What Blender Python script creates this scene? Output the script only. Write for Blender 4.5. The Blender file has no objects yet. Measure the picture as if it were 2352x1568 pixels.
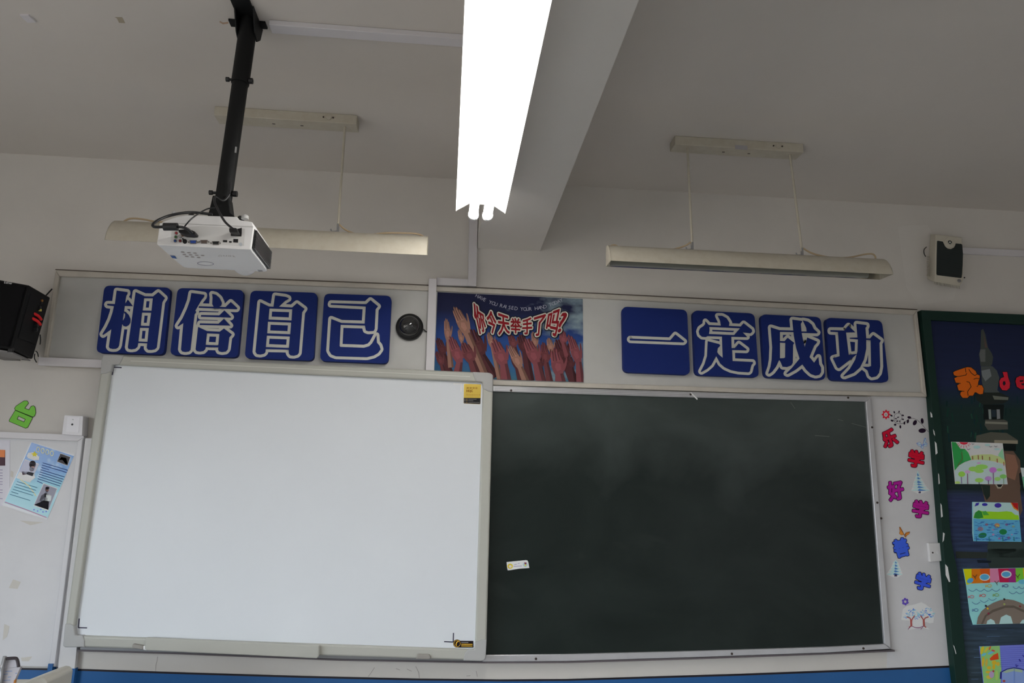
import bpy, bmesh, math, random
import numpy as np
from mathutils import Vector, Matrix
from mathutils.geometry import tessellate_polygon

random.seed(7)
SC = bpy.context.scene
COL = SC.collection

# ---------------------------------------------------------------- camera
CAM = Vector((0.0, -3.4, 1.62))
FPX = 1652.417                      # focal length in pixels of the 2352 px wide frame
RX = Vector((0.9955339, -0.09249332, 0.01890067))
UY = Vector((-0.03794154, -0.20867943, 0.97724784))
FZ = Vector((0.08644471, 0.97360047, 0.21125679))
cd = bpy.data.cameras.new('camera')
cd.sensor_width = 36.0
cd.lens = FPX / 2352 * 36
cd.clip_start = 0.05
cam = bpy.data.objects.new('camera', cd)
COL.objects.link(cam)
cam.matrix_world = Matrix(((RX.x, UY.x, -FZ.x, CAM.x), (RX.y, UY.y, -FZ.y, CAM.y), (RX.z, UY.z, -FZ.z, CAM.z), (0, 0, 0, 1)))
SC.camera = cam

# ---------------------------------------------------------------- world, lights, exposure
SKY = 9.4
w = bpy.data.worlds.new('sky')
SC.world = w
w.use_nodes = True
_nt = w.node_tree; _bg = _nt.nodes['Background']
_tc = _nt.nodes.new('ShaderNodeTexCoord'); _sx = _nt.nodes.new('ShaderNodeSeparateXYZ'); _rp = _nt.nodes.new('ShaderNodeValToRGB')
_nt.links.new(_tc.outputs['Generated'], _sx.inputs[0])
_mr = _nt.nodes.new('ShaderNodeMapRange'); _mr.inputs[1].default_value = -1.0; _mr.inputs[2].default_value = 1.0
_nt.links.new(_sx.outputs['Z'], _mr.inputs[0]); _nt.links.new(_mr.outputs[0], _rp.inputs[0]); _nt.links.new(_rp.outputs[0], _bg.inputs[0])
_rp.color_ramp.elements[0].position = 0.49; _rp.color_ramp.elements[0].color = (0.16, 0.15, 0.14, 1)      # ground outside
_rp.color_ramp.elements[1].position = 0.51; _rp.color_ramp.elements[1].color = (0.83, 0.92, 1.0, 1)        # even overcast sky
_bg.inputs[1].default_value = SKY
SC.view_settings.view_transform = 'Standard'
SC.view_settings.look = 'None'
SC.view_settings.gamma = 1.0
SC.view_settings.use_curve_mapping = False
SC.view_settings.exposure = 0.17

XL, XR, YB, ZC = -3.3, 4.3, -8.2, 3.187      # room: side walls, back wall, ceiling height

def area(name, loc, rot, sx, sy, power, col=(1, 1, 1), spread=180):
    l = bpy.data.lights.new(name, 'AREA')
    l.shape = 'RECTANGLE'; l.size = sx; l.size_y = sy; l.energy = power; l.color = col
    l.spread = math.radians(spread)
    o = bpy.data.objects.new(name, l); COL.objects.link(o)
    o.location = loc; o.rotation_euler = rot
    return o

# daylight that enters through the windows of the two side walls (the openings are built below)
WIN_L = ((-3.6, -1.7), (-5.8, -3.9), (-8.0, -6.1))
WIN_R = ((-7.6, -6.4),)
WZ0, WZ1 = 0.90, 2.30
for y0, y1 in WIN_L:
    area('window_light', (XL - 0.02, (y0 + y1) / 2, (WZ0 + WZ1) / 2), (0, math.radians(-90), 0), WZ1 - WZ0, y1 - y0, 1).data.cycles.is_portal = True
for y0, y1 in WIN_R:
    area('window_light', (XR + 0.02, (y0 + y1) / 2, (WZ0 + WZ1) / 2), (0, math.radians(90), 0), WZ1 - WZ0, y1 - y0, 1).data.cycles.is_portal = True

# ---------------------------------------------------------------- pixel -> place helpers
def at(px, py, Y=None, z=None):
    d = RX * (px - 1176.0) - UY * (py - 784.0) + FZ * FPX
    t = (Y - CAM.y) / d.y if Y is not None else (z - CAM.z) / d.z
    return CAM + d * t

def on_plane(px, py, P0, n):
    d = RX * (px - 1176.0) - UY * (py - 784.0) + FZ * FPX
    return CAM + d * ((P0 - CAM).dot(n) / d.dot(n))

def crop(x0, y0, s):
    return lambda pts: [(x0 + x / s, y0 + y / s) for x, y in pts]

# ---------------------------------------------------------------- materials
def lin(c):
    c = c / 255.0
    return c / 12.92 if c <= 0.04045 else ((c + 0.055) / 1.055) ** 2.4

MATS = {}
def mat(name, rgb, rough=0.55, metal=0.0, spec=0.4, mottle=0.0, mscale=6.0, bump=0.0, bscale=60.0, mcol=None, emit=None, alpha=1.0, trans=0.0):
    if name in MATS: return MATS[name]
    m = bpy.data.materials.new(name); m.use_nodes = True
    nt = m.node_tree; b = nt.nodes['Principled BSDF']
    b.inputs['Base Color'].default_value = (*rgb, 1)
    b.inputs['Roughness'].default_value = rough
    b.inputs['Metallic'].default_value = metal
    b.inputs['Specular IOR Level'].default_value = spec
    b.inputs['Transmission Weight'].default_value = trans
    if mottle > 0 or bump > 0:
        geo = nt.nodes.new('ShaderNodeNewGeometry')
    if mottle > 0:
        n = nt.nodes.new('ShaderNodeTexNoise'); n.inputs['Scale'].default_value = mscale; n.inputs['Detail'].default_value = 6
        n.inputs['Roughness'].default_value = 0.62
        nt.links.new(geo.outputs['Position'], n.inputs['Vector'])
        r = nt.nodes.new('ShaderNodeValToRGB')
        r.color_ramp.elements[0].position = 0.38; r.color_ramp.elements[1].position = 0.72
        r.color_ramp.elements[0].color = (*rgb, 1)
        c2 = mcol or tuple(max(0, v * (1 - mottle)) for v in rgb)
        r.color_ramp.elements[1].color = (*c2, 1)
        nt.links.new(n.outputs['Fac'], r.inputs['Fac'])
        nt.links.new(r.outputs['Color'], b.inputs['Base Color'])
    if bump > 0:
        n2 = nt.nodes.new('ShaderNodeTexNoise'); n2.inputs['Scale'].default_value = bscale; n2.inputs['Detail'].default_value = 3
        nt.links.new(geo.outputs['Position'], n2.inputs['Vector'])
        bp = nt.nodes.new('ShaderNodeBump'); bp.inputs['Strength'].default_value = bump; bp.inputs['Distance'].default_value = 0.004
        nt.links.new(n2.outputs['Fac'], bp.inputs['Height'])
        nt.links.new(bp.outputs['Normal'], b.inputs['Normal'])
    if emit:
        b.inputs['Emission Color'].default_value = (*emit[0], 1); b.inputs['Emission Strength'].default_value = emit[1]
    MATS[name] = m
    return m

def ink(r, g, b, E=0.40, rough=0.65):
    """printed / painted colour: reflectance of the ink from how it looks under about E times full light"""
    key = 'ink_%d_%d_%d_%d' % (r, g, b, round(E * 100))
    return mat(key, tuple(min(0.88, lin(v) / E) for v in (r, g, b)), rough, spec=0.12)

M_WALL = mat('wall_plaster', (0.70, 0.665, 0.625), 0.8, mottle=0.10, mscale=1.3, bump=0.12, bscale=45)
M_CEIL = mat('ceiling_plaster', (0.69, 0.645, 0.60), 0.85, mottle=0.06, mscale=0.9, bump=0.10, bscale=50)
M_BEAM = mat('beam_plaster', (0.79, 0.755, 0.71), 0.8, mottle=0.05, mscale=1.1, bump=0.10, bscale=50)
M_WALLP = mat('whiter_wall_paint', (0.78, 0.765, 0.77), 0.6, mottle=0.05, mscale=3)
M_FLOOR = mat('terrazzo_floor', (0.56, 0.53, 0.49), 0.5, mottle=0.35, mscale=70)
M_BLUE = mat('blue_gloss_paint', (0.022, 0.125, 0.35), 0.4, mottle=0.12, mscale=4)
M_DARKLINE = mat('dark_line_paint', (0.012, 0.008, 0.014), 0.5)
M_TRUNK = mat('white_plastic_trunking', (0.70, 0.675, 0.70), 0.4)
M_MOULD = mat('cream_moulding', (0.62, 0.575, 0.51), 0.5, mottle=0.12, mscale=14)
M_PANEL = mat('grey_panel', (0.60, 0.595, 0.575), 0.45, mottle=0.10, mscale=3)
M_WBFRAME = mat('beige_aluminium', (0.485, 0.485, 0.44), 0.42, spec=0.4)
M_WBCORNER = mat('grey_plastic_corner', (0.46, 0.46, 0.455), 0.5)
M_ALU = mat('brushed_aluminium', (0.66, 0.66, 0.69), 0.34, metal=0.55, mottle=0.10, mscale=8)
M_BLACK = mat('black_plastic', (0.012, 0.012, 0.013), 0.42)
M_BLACKM = mat('black_powder_coat', (0.008, 0.0085, 0.009), 0.55, spec=0.2)
M_RUBBER = mat('black_cable', (0.018, 0.018, 0.02), 0.35)
M_PROJ = mat('white_projector_plastic', (0.80, 0.79, 0.79), 0.35)
M_PROJ2 = mat('projector_port_panel', (0.68, 0.67, 0.66), 0.45)
M_LAMP = mat('aged_cream_enamel', (0.55, 0.51, 0.425), 0.5, mottle=0.1, mscale=30, mcol=(0.50, 0.45, 0.36))
M_MIRROR = mat('mirror_reflector', (0.80, 0.78, 0.72), 0.09, metal=1.0)
M_CORDY = mat('yellowed_flex', (0.50, 0.38, 0.24), 0.5)
M_WHITE = mat('white_enamel', (0.85, 0.85, 0.84), 0.5)
M_TUBE = mat('lit_fluorescent_tube', (0.9, 0.9, 0.9), 0.4, emit=((1.0, 0.985, 0.94), 24.0))
M_STEEL = mat('dull_steel', (0.36, 0.36, 0.37), 0.4, metal=0.8)
M_RUST = mat('dark_screw', (0.05, 0.035, 0.03), 0.6)

# ---------------------------------------------------------------- mesh builder
class MB:
    def __init__(s): s.v = []; s.f = []; s.fm = []; s.ms = []
    def mi(s, m):
        if m not in s.ms: s.ms.append(m)
        return s.ms.index(m)
    def face(s, pts, m):
        k = len(s.v); s.v += [tuple(p) for p in pts]; s.f.append(tuple(range(k, k + len(pts)))); s.fm.append(s.mi(m))
    def poly(s, loops, m):
        """filled polygon with holes; loops are lists of 3D points"""
        vs = [[Vector(p) for p in l] for l in loops]
        flat = [p for l in vs for p in l]
        k = len(s.v); s.v += [tuple(p) for p in flat]; i = s.mi(m)
        for t in tessellate_polygon(vs):
            s.f.append(tuple(k + j for j in t)); s.fm.append(i)
    def prism(s, poly, back, m, cap=True):
        """polygon (3D points) plus side walls to the same polygon moved by vector back"""
        back = Vector(back); n = len(poly)
        s.poly([poly], m)
        k = len(s.v); i = s.mi(m)
        s.v += [tuple(p) for p in poly] + [tuple(Vector(p) + back) for p in poly]
        for j in range(n):
            a, b = j, (j + 1) % n
            s.f.append((k + a, k + b, k + n + b, k + n + a)); s.fm.append(i)
        if cap: s.poly([[Vector(p) + back for p in reversed(poly)]], m)
    def box(s, lo, hi, m):
        x0, y0, z0 = lo; x1, y1, z1 = hi
        k = len(s.v); i = s.mi(m)
        s.v += [(x0, y0, z0), (x1, y0, z0), (x1, y1, z0), (x0, y1, z0), (x0, y0, z1), (x1, y0, z1), (x1, y1, z1), (x0, y1, z1)]
        for q in ((0, 3, 2, 1), (4, 5, 6, 7), (0, 1, 5, 4), (1, 2, 6, 5), (2, 3, 7, 6), (3, 0, 4, 7)):
            s.f.append(tuple(k + j for j in q)); s.fm.append(i)
    def hexa(s, p, m):
        """eight corners: four of one end, then the matching four of the other"""
        k = len(s.v); i = s.mi(m); s.v += [tuple(q) for q in p]
        for q in ((0, 1, 2, 3), (7, 6, 5, 4), (0, 4, 5, 1), (1, 5, 6, 2), (2, 6, 7, 3), (3, 7, 4, 0)):
            s.f.append(tuple(k + j for j in q)); s.fm.append(i)
    def tube(s, pts, r, m, n=10, smooth=True, r2=None, caps=True):
        pts = [Vector(p) for p in pts]
        if smooth and len(pts) > 2: pts = catmull(pts)
        k = len(s.v); i = s.mi(m); up = Vector((0.13, 0.2, 1)).normalized()
        N = len(pts)
        for j, p in enumerate(pts):
            t = (pts[min(j + 1, N - 1)] - pts[max(j - 1, 0)]).normalized()
            a = t.cross(up)
            if a.length < 1e-4: a = t.cross(Vector((1, 0, 0)))
            a.normalize(); b = t.cross(a)
            rr = r if r2 is None else r + (r2 - r) * j / (N - 1)
            for q in range(n):
                w_ = 2 * math.pi * q / n
                s.v.append(tuple(p + a * (rr * math.cos(w_)) + b * (rr * math.sin(w_))))
        for j in range(N - 1):
            for q in range(n):
                q2 = (q + 1) % n
                s.f.append((k + j * n + q, k + j * n + q2, k + (j + 1) * n + q2, k + (j + 1) * n + q)); s.fm.append(i)
        if caps:
            s.f.append(tuple(k + q for q in reversed(range(n)))); s.fm.append(i)
            s.f.append(tuple(k + (N - 1) * n + q for q in range(n))); s.fm.append(i)
    def lathe(s, prof, o, axis, m, n=28):
        """prof: (radius, height along axis) pairs"""
        o = Vector(o); ax = Vector(axis).normalized()
        a = ax.cross(Vector((0, 0, 1)));
        if a.length < 1e-3: a = ax.cross(Vector((1, 0, 0)))
        a.normalize(); b = ax.cross(a)
        k = len(s.v); i = s.mi(m)
        for r, h in prof:
            for q in range(n):
                w_ = 2 * math.pi * q / n
                s.v.append(tuple(o + ax * h + a * (r * math.cos(w_)) + b * (r * math.sin(w_))))
        for j in range(len(prof) - 1):
            for q in range(n):
                q2 = (q + 1) % n
                s.f.append((k + j * n + q, k + j * n + q2, k + (j + 1) * n + q2, k + (j + 1) * n + q)); s.fm.append(i)
        s.f.append(tuple(k + q for q in range(n))); s.fm.append(i)
        s.f.append(tuple(k + (len(prof) - 1) * n + q for q in reversed(range(n)))); s.fm.append(i)
    def build(s, name, parent=None, smooth=False, label=None, bevel=0.0, merge=True):
        me = bpy.data.meshes.new(name)
        me.from_pydata(s.v, [], s.f)
        for m in s.ms: me.materials.append(m)
        me.polygons.foreach_set('material_index', s.fm)
        if merge or smooth:
            bm = bmesh.new(); bm.from_mesh(me)
            if merge: bmesh.ops.remove_doubles(bm, verts=bm.verts, dist=1e-6)
            bmesh.ops.recalc_face_normals(bm, faces=bm.faces)
            bm.to_mesh(me); bm.free()
        if smooth:
            me.shade_smooth()
            me.set_sharp_from_angle(angle=math.radians(38))
        o = bpy.data.objects.new(name, me)
        COL.objects.link(o)
        if parent:
            o.parent = parent
            if parent.type == 'EMPTY': o.matrix_parent_inverse = Matrix.Translation(parent.location).inverted()
            elif parent.parent: o.matrix_parent_inverse = Matrix.Identity(4)
        if label: o['label'] = label
        if bevel > 0:
            bv = o.modifiers.new('bevel', 'BEVEL'); bv.width = bevel; bv.segments = 3; bv.limit_method = 'ANGLE'; bv.angle_limit = math.radians(35)
            bv.harden_normals = False
            me.shade_smooth(); me.set_sharp_from_angle(angle=math.radians(30))
        return o

def catmull(P, n=7):
    out = []
    for i in range(len(P) - 1):
        p0 = P[max(i - 1, 0)]; p1 = P[i]; p2 = P[i + 1]; p3 = P[min(i + 2, len(P) - 1)]
        for k in range(n):
            t = k / n
            out.append(0.5 * ((2 * p1) + (p2 - p0) * t + (2 * p0 - 5 * p1 + 4 * p2 - p3) * t * t + (3 * p1 - p0 - 3 * p2 + p3) * t ** 3))
    out.append(P[-1]); return out

def thing(name, label, cat, loc=(0, 0, 0), group=None):
    o = bpy.data.objects.new(name, None); COL.objects.link(o)
    o.empty_display_size = 0.05
    o.location = loc
    o['label'] = label; o['category'] = cat
    if group: o['group'] = group
    return o

def tag(o, label, cat, group=None):
    o['label'] = label; o['category'] = cat
    if group: o['group'] = group
    return o

def struct(o):
    o['kind'] = 'structure'; return o

# pictures laid out on the wall plane --------------------------------------------------
def wp(pts, yf): return [at(x, y, Y=-yf) for x, y in pts]

def slab(mb, pts, yb, yf, m):
    """solid on the wall: outline in picture points, front at distance yf, back at yb from the wall"""
    yb = max(yb, 0.0004)
    mb.prism(wp(pts, yf), (0, yf - yb, 0), m)

def strip(mb, top, bot, yb, yf, m):
    """long rail on the wall: matching points along its upper and lower edge"""
    yb = max(yb, 0.0004); d = Vector((0, yf - yb, 0))
    T, B = wp(top, yf), wp(bot, yf); n = len(T)
    for i in range(n - 1):
        mb.face([T[i], T[i + 1], B[i + 1], B[i]], m); mb.face([T[i] + d, B[i] + d, B[i + 1] + d, T[i + 1] + d], m)
        mb.face([T[i], T[i] + d, T[i + 1] + d, T[i + 1]], m); mb.face([B[i], B[i + 1], B[i + 1] + d, B[i] + d], m)
    mb.face([T[0], B[0], B[0] + d, T[0] + d], m); mb.face([T[-1], T[-1] + d, B[-1] + d, B[-1]], m)

def flat(mb, pts, yf, m, holes=()):
    mb.poly([wp(pts, yf)] + [wp(h, yf) for h in holes], m)

LAY = [0]
def lay(yf):
    LAY[0] += 1
    return yf + (LAY[0] % 14) * 2e-5

def stroke(mb, pts, wpx, yf, m, closed=False, joins=True):
    """line of width wpx (picture points) on the plane yf"""
    P = list(pts) + ([pts[0]] if closed else [])
    h = wpx / 2
    for (x0, y0), (x1, y1) in zip(P, P[1:]):
        L = math.hypot(x1 - x0, y1 - y0)
        if L < 1e-6: continue
        nx, ny = -(y1 - y0) / L * h, (x1 - x0) / L * h
        mb.face(wp([(x0 + nx, y0 + ny), (x1 + nx, y1 + ny), (x1 - nx, y1 - ny), (x0 - nx, y0 - ny)], lay(yf)), m)
    if joins:
        for x, y in P:
            mb.face(wp([(x + h * math.cos(a), y + h * math.sin(a)) for a in [math.pi * k / 5 for k in range(10)]], lay(yf)), m)

def ell(cx, cy, rx, ry, n=16, rot=0.0):
    c, s = math.cos(rot), math.sin(rot)
    return [(cx + rx * math.cos(a) * c - ry * math.sin(a) * s, cy + rx * math.cos(a) * s + ry * math.sin(a) * c) for a in [2 * math.pi * k / n for k in range(n)]]

def rrect(q, r, n=5):
    """rounded quad in picture points"""
    out = []
    for i in range(4):
        p = Vector(q[i]); a = (Vector(q[i - 1]) - p).normalized(); b = (Vector(q[(i + 1) % 4]) - p).normalized()
        p0 = p + a * r; p2 = p + b * r
        for k in range(n + 1):
            t = k / n
            v = p0 * (1 - t) ** 2 + p * 2 * t * (1 - t) + p2 * t * t
            out.append((v.x, v.y))
    return out

def bil(q, u, v):
    """u along the top edge, v downwards; q = TL TR BR BL"""
    (ax, ay), (bx, by), (cx, cy), (dx, dy) = q
    return ((1 - v) * ((1 - u) * ax + u * bx) + v * ((1 - u) * dx + u * cx), (1 - v) * ((1 - u) * ay + u * by) + v * ((1 - u) * dy + u * cy))

GLY = {}
def glyph(ch):
    """triangles and outline edges of one letter, scaled to the unit square (v downwards)"""
    if ch in GLY: return GLY[ch]
    c = bpy.data.curves.new('t', 'FONT'); c.body = ch; c.resolution_u = 3
    o = bpy.data.objects.new('t', c); COL.objects.link(o)
    dg = bpy.context.evaluated_depsgraph_get()
    me = bpy.data.meshes.new_from_object(o.evaluated_get(dg))
    bm = bmesh.new(); bm.from_mesh(me); bmesh.ops.remove_doubles(bm, verts=bm.verts, dist=1e-5)
    raw = [(v.co.x, v.co.y) for v in bm.verts]
    bm.verts.ensure_lookup_table()
    x0 = min(p[0] for p in raw); x1 = max(p[0] for p in raw); y0 = min(p[1] for p in raw); y1 = max(p[1] for p in raw)
    uv = [((x - x0) / max(x1 - x0, 1e-6), (y1 - y) / max(y1 - y0, 1e-6)) for x, y in raw]
    idx = {v: i for i, v in enumerate(bm.verts)}
    F = [[idx[v] for v in f.verts] for f in bm.faces]
    Ed = [(idx[e.verts[0]], idx[e.verts[1]]) for e in bm.edges if len(e.link_faces) == 1]
    bm.free(); bpy.data.objects.remove(o); bpy.data.curves.remove(c); bpy.data.meshes.remove(me)
    GLY[ch] = (uv, F, Ed, raw, (x0, x1, y0, y1))
    return GLY[ch]

def letter(mb, ch, q, yf, m, fat=0.0, to3=None):
    """letter filling the quad q (picture points), thickened by fat points"""
    uv, F, Ed, raw, bb = glyph(ch)
    P = [bil(q, u, v) for u, v in uv]
    f3 = to3 or (lambda pts: wp(pts, yf + 3e-4))
    for f in F: mb.face(f3([P[i] for i in f]), m)
    if fat > 0:
        for a, b in Ed: stroke(mb, [P[a], P[b]], fat * 2, yf, m)

def text(mb, s, x, y, h, yf, m, ux=(1, 0), fat=0.0, to3=None):
    """line of text: baseline start x,y (picture points), capital height h, direction ux"""
    dx, dy = ux; pen = 0.0
    sc = h / 0.72
    f3 = to3 or (lambda pts: wp(pts, yf))
    for ch in s:
        if ch == ' ': pen += 0.30 * sc; continue
        uv, F, Ed, raw, bb = glyph(ch)
        P = [(x + dx * (pen + (a - bb[0]) * sc) + dy * (b * sc), y + dy * (pen + (a - bb[0]) * sc) - dx * (b * sc)) for a, b in raw]
        for f in F: mb.face(f3([P[i] for i in f]), m)
        if fat > 0 and not to3:
            for a, b in Ed: stroke(mb, [P[a], P[b]], fat * 2, yf, m, joins=False)
        pen += (bb[1] - bb[0] + 0.09) * sc
    return pen

# ================================================================ THE SETTING
mb = MB(); mb.box((XL - 0.25, 0.0, -0.1), (XR + 0.25, 0.25, ZC + 0.2), M_WALL)
wall_front = struct(mb.build('wall_front'))
mb = MB(); mb.box((XL - 0.25, YB - 0.25, -0.12), (XR + 0.25, 0.0, 0.0), M_FLOOR)
struct(mb.build('floor'))
mb = MB(); mb.box((XL - 0.25, YB - 0.25, ZC), (XR + 0.25, 0.0, ZC + 0.2), M_CEIL)
ceiling = struct(mb.build('ceiling'))
mb = MB(); mb.box((0.121, YB, 2.8235), (0.433, 0.0, ZC), M_BEAM)
mb.build('beam', ceiling)
# small scars on the ceiling paint
C_CE = crop(0, 10, 7.35)
def ceil_poly(mb, pts, m, dz=0.0006): mb.poly([[at(x, y, z=ZC - dz) for x, y in pts]], m)
mb = MB(); mb.prism([at(x, y, z=ZC - 0.006) for x, y in C_CE([(335, 190), (480, 192), (610, 308), (465, 312)])], (0, 0, 0.006), M_TRUNK)
mb.build('stuck_plate', ceiling)
mb = MB(); ceil_poly(mb, C_CE([(1935, 215), (2060, 215), (2115, 318), (2010, 312), (1975, 240)]), mat('old_glue', (0.42, 0.36, 0.27), 0.7)); mb.build('glue_patch', ceiling)
mb = MB(); ceil_poly(mb, [(505, 48), (512, 52), (524, 50), (525, 54), (512, 56), (504, 51)], mat('bare_plaster', (0.55, 0.38, 0.27), 0.8)); mb.build('chipped_patch', ceiling)

def side_wall(name, x, sgn, wins):
    mb = MB()
    xa, xb = (x - 0.25, x) if sgn > 0 else (x, x + 0.25)
    z0, z1 = WZ0, WZ1
    mb.box((xa, YB, 0), (xb, 0, z0), M_WALL); mb.box((xa, YB, z1), (xb, 0, ZC), M_WALL)
    ys = [YB] + [v for w_ in sorted(wins) for v in w_] + [0]
    for a, b in zip(ys[0::2], ys[1::2]): mb.box((xa, a, z0), (xb, b, z1), M_WALL)
    o = struct(mb.build(name))
    return o
side_wall('wall_left', XL, 1, WIN_L)
side_wall('wall_right', XR, -1, WIN_R)
mb = MB(); mb.box((XL - 0.25, YB - 0.25, 0), (XR + 0.25, YB, ZC), M_WALL); struct(mb.build('wall_back'))

# blue dado paint with its dark border line
DL = [(-420, 1527), (46, 1535.5), (173, 1537.5), (400, 1545), (700, 1554), (960, 1560), (1150, 1562), (1300, 1561), (1700, 1549), (1990, 1538), (2192, 1530)]
mb = MB()
top = wp(DL, 0.002)
mb.prism(top + [Vector((top[-1].x + 0.02, -0.002, 0.0)), Vector((top[0].x, -0.002, 0.0))], (0, 0.002, 0), M_BLUE)
mb.build('blue_dado', wall_front, label='glossy blue painted lower wall')
mb = MB()
for a, b in zip(DL, DL[1:]): stroke(mb, [a, b], 4.6, 0.0025, M_DARKLINE, joins=False)
mb.build('dado_line', wall_front, label='thin dark line on top of the blue paint')
# thin cracks and scuffs in the plaster under the board
mb = MB(); M_CRACK = mat('crack_grime', (0.40, 0.36, 0.34), 0.8)
stroke(mb, [(362, 1508), (360, 1520), (358, 1526), (357, 1543)], 0.9, 0.0006, M_CRACK)
for pts in ([(860, 1533), (852, 1545), (846, 1553)], [(955, 1530), (962, 1545), (963, 1556)], [(910, 1535), (918, 1538)], [(1072, 1552), (1080, 1551)], [(1094, 1541), (1096, 1553)], [(935, 1536), (945, 1541)]):
    stroke(mb, pts, 1.3, 0.0006, M_CRACK)
mb.build('wall_crack', wall_front)
# lighter plastered patch above the panel on the right and speckles round the loudspeaker
M_PATCH = mat('new_plaster', (0.715, 0.682, 0.645), 0.8, mottle=0.05, mscale=4)
mb = MB(); flat(mb, [(2062, 520), (2130, 516), (2205, 640), (2190, 690), (2110, 700), (2082, 660)], 0.0007, M_PATCH); mb.build('plaster_patch', wall_front)

# ================================================================ BANNER PANEL over the boards
bp = thing('display_panel', 'long pale grey wall panel with cream moulding above the boards', 'panel', at(1100, 890, Y=0.0))
mb = MB(); slab(mb, [(130, 628), (600, 648), (1004, 664), (1500, 690), (2104, 718), (2123, 904), (1560, 888), (1134, 876), (600, 856), (104, 838)], 0.0, 0.012, M_PANEL); mb.build('panel_board', bp)
TOPM = [(127, 620), (260, 626), (387, 631), (600, 641), (940, 654), (1360, 674), (1845, 698), (2107, 712)]
TOPB = [(136, 634), (260, 638), (387, 643), (600, 651), (940, 665), (1360, 684), (1845, 709), (2100, 722)]
mb = MB(); strip(mb, TOPM, TOPB, 0.0, 0.026, M_MOULD); mb.build('top_moulding', bp, bevel=0.004)
mb = MB(); slab(mb, [(127, 620), (136, 634), (108, 822), (102, 838), (97, 838), (99.5, 820)], 0.0, 0.026, M_MOULD); mb.build('side_moulding', bp, bevel=0.004)
mb = MB(); slab(mb, [(2107, 712), (2129.5, 911), (2119, 901), (2100, 722)], 0.0, 0.026, M_MOULD); mb.build('side_moulding', bp, bevel=0.004)
mb = MB(); strip(mb, [(108, 828), (600, 849), (1134, 873), (1560, 886), (1720, 891.5), (1990, 898), (2119, 901)], [(100, 840), (600, 862), (1134, 884), (1560, 896.5), (1720, 902), (1990, 908), (2129.5, 911)], 0.0, 0.026, M_MOULD); mb.build('bottom_moulding', bp, bevel=0.004)
mb = MB()
for i in range(len(TOPM) - 1): stroke(mb, [(TOPM[i][0], TOPM[i][1] - 1.2), (TOPM[i + 1][0], TOPM[i + 1][1] - 1.2)], 2.0, 0.0003, mat('grimy_gap', (0.10, 0.075, 0.06), 0.9), joins=False)
mb.build('gap_line', bp)

# ---------------------------------------------------------------- eight character tiles
EB = 0.33
M_TILE = mat('blue_acrylic_tile', (0.014, 0.030, 0.175), 0.6, spec=0.12)
M_CHW = mat('cream_white_vinyl', (0.66, 0.66, 0.61), 0.6, spec=.15)
CA = crop(200, 630, 5.88); CB = crop(540, 630, 5.88); CD = crop(1400, 690, 6.9176); CE = crop(1720, 690, 5.6)
TILES = []
TILES.append((CA, 5.88, [(235, 150), (1128, 178), (1035, 1087), (122, 1056)], 'first from left, crossed tree beside a three-window ladder', [
    ([(400, 218), (545, 238), (545, 262), (528, 285), (520, 330), (500, 480), (462, 740), (430, 960), (418, 985), (390, 1003), (345, 1006), (308, 998), (293, 978), (328, 738), (215, 818), (206, 806), (262, 715), (312, 610), (345, 510), (362, 428), (275, 418), (268, 408), (275, 397), (375, 400)],),
    ([(505, 405), (550, 340), (618, 428), (500, 425)],),
    ([(490, 498), (520, 505), (560, 545), (585, 600), (583, 650), (560, 685), (525, 704), (490, 695), (473, 668), (480, 630), (510, 580), (515, 540)],),
    ([(655, 238), (780, 295), (890, 297), (962, 238), (1050, 318), (1015, 372), (940, 985), (915, 1010), (870, 1020), (825, 1018), (805, 995), (812, 930), (690, 925), (680, 975), (650, 1003), (600, 1012), (560, 1005), (550, 985)],
     [(768, 320), (888, 322), (870, 490), (748, 487)], [(740, 515), (865, 517), (840, 695), (722, 692)], [(712, 720), (835, 722), (815, 910), (692, 905)])]))
TILES.append((CA, 5.88, [(1222, 183), (2117, 210), (2035, 1125), (1120, 1088)], 'second from left', [
    ([(1408, 250), (1582, 275), (1580, 300), (1540, 350), (1460, 490), (1475, 505), (1450, 540), (1395, 1020), (1375, 1040), (1325, 1048), (1285, 1040), (1268, 1015), (1300, 655), (1228, 703), (1222, 695), (1290, 590), (1350, 460), (1390, 350)],),
    ([(1688, 262), (1740, 275), (1790, 320), (1820, 385), (1810, 420), (1780, 440), (1710, 438), (1690, 400), (1695, 310)],),
    ([(1510, 430), (1870, 440), (1940, 372), (2028, 455), (2020, 470), (1505, 450)],),
    ([(1540, 548), (1785, 552), (1855, 485), (1945, 575), (1935, 582), (1535, 570)],),
    ([(1525, 660), (1775, 665), (1848, 598), (1935, 690), (1520, 682)],),
    ([(1500, 708), (1620, 765), (1790, 773), (1848, 730), (1955, 810), (1920, 850), (1900, 1010), (1875, 1040), (1820, 1048), (1780, 1038), (1768, 1010), (1775, 985), (1600, 980), (1595, 1010), (1570, 1035), (1520, 1042), (1480, 1035), (1465, 1010)],
     [(1618, 795), (1788, 803), (1772, 958), (1600, 950)])]))
TILES.append((CB, 5.88, [(210, 218), (1113, 248), (1060, 1167), (128, 1131)], 'third from left', [
    ([(340, 375), (455, 432), (518, 436), (540, 283), (680, 302), (720, 318), (722, 330), (675, 355), (590, 436), (770, 446), (835, 388), (938, 465), (905, 510), (860, 1060), (840, 1085), (790, 1098), (745, 1092), (725, 1065), (725, 1015), (412, 1008), (408, 1050), (390, 1070), (340, 1082), (295, 1075), (275, 1045)],
     [(462, 460), (772, 470), (762, 622), (450, 608)], [(442, 637), (757, 650), (745, 808), (432, 795)], [(428, 825), (740, 838), (727, 992), (414, 980)])]))
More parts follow.
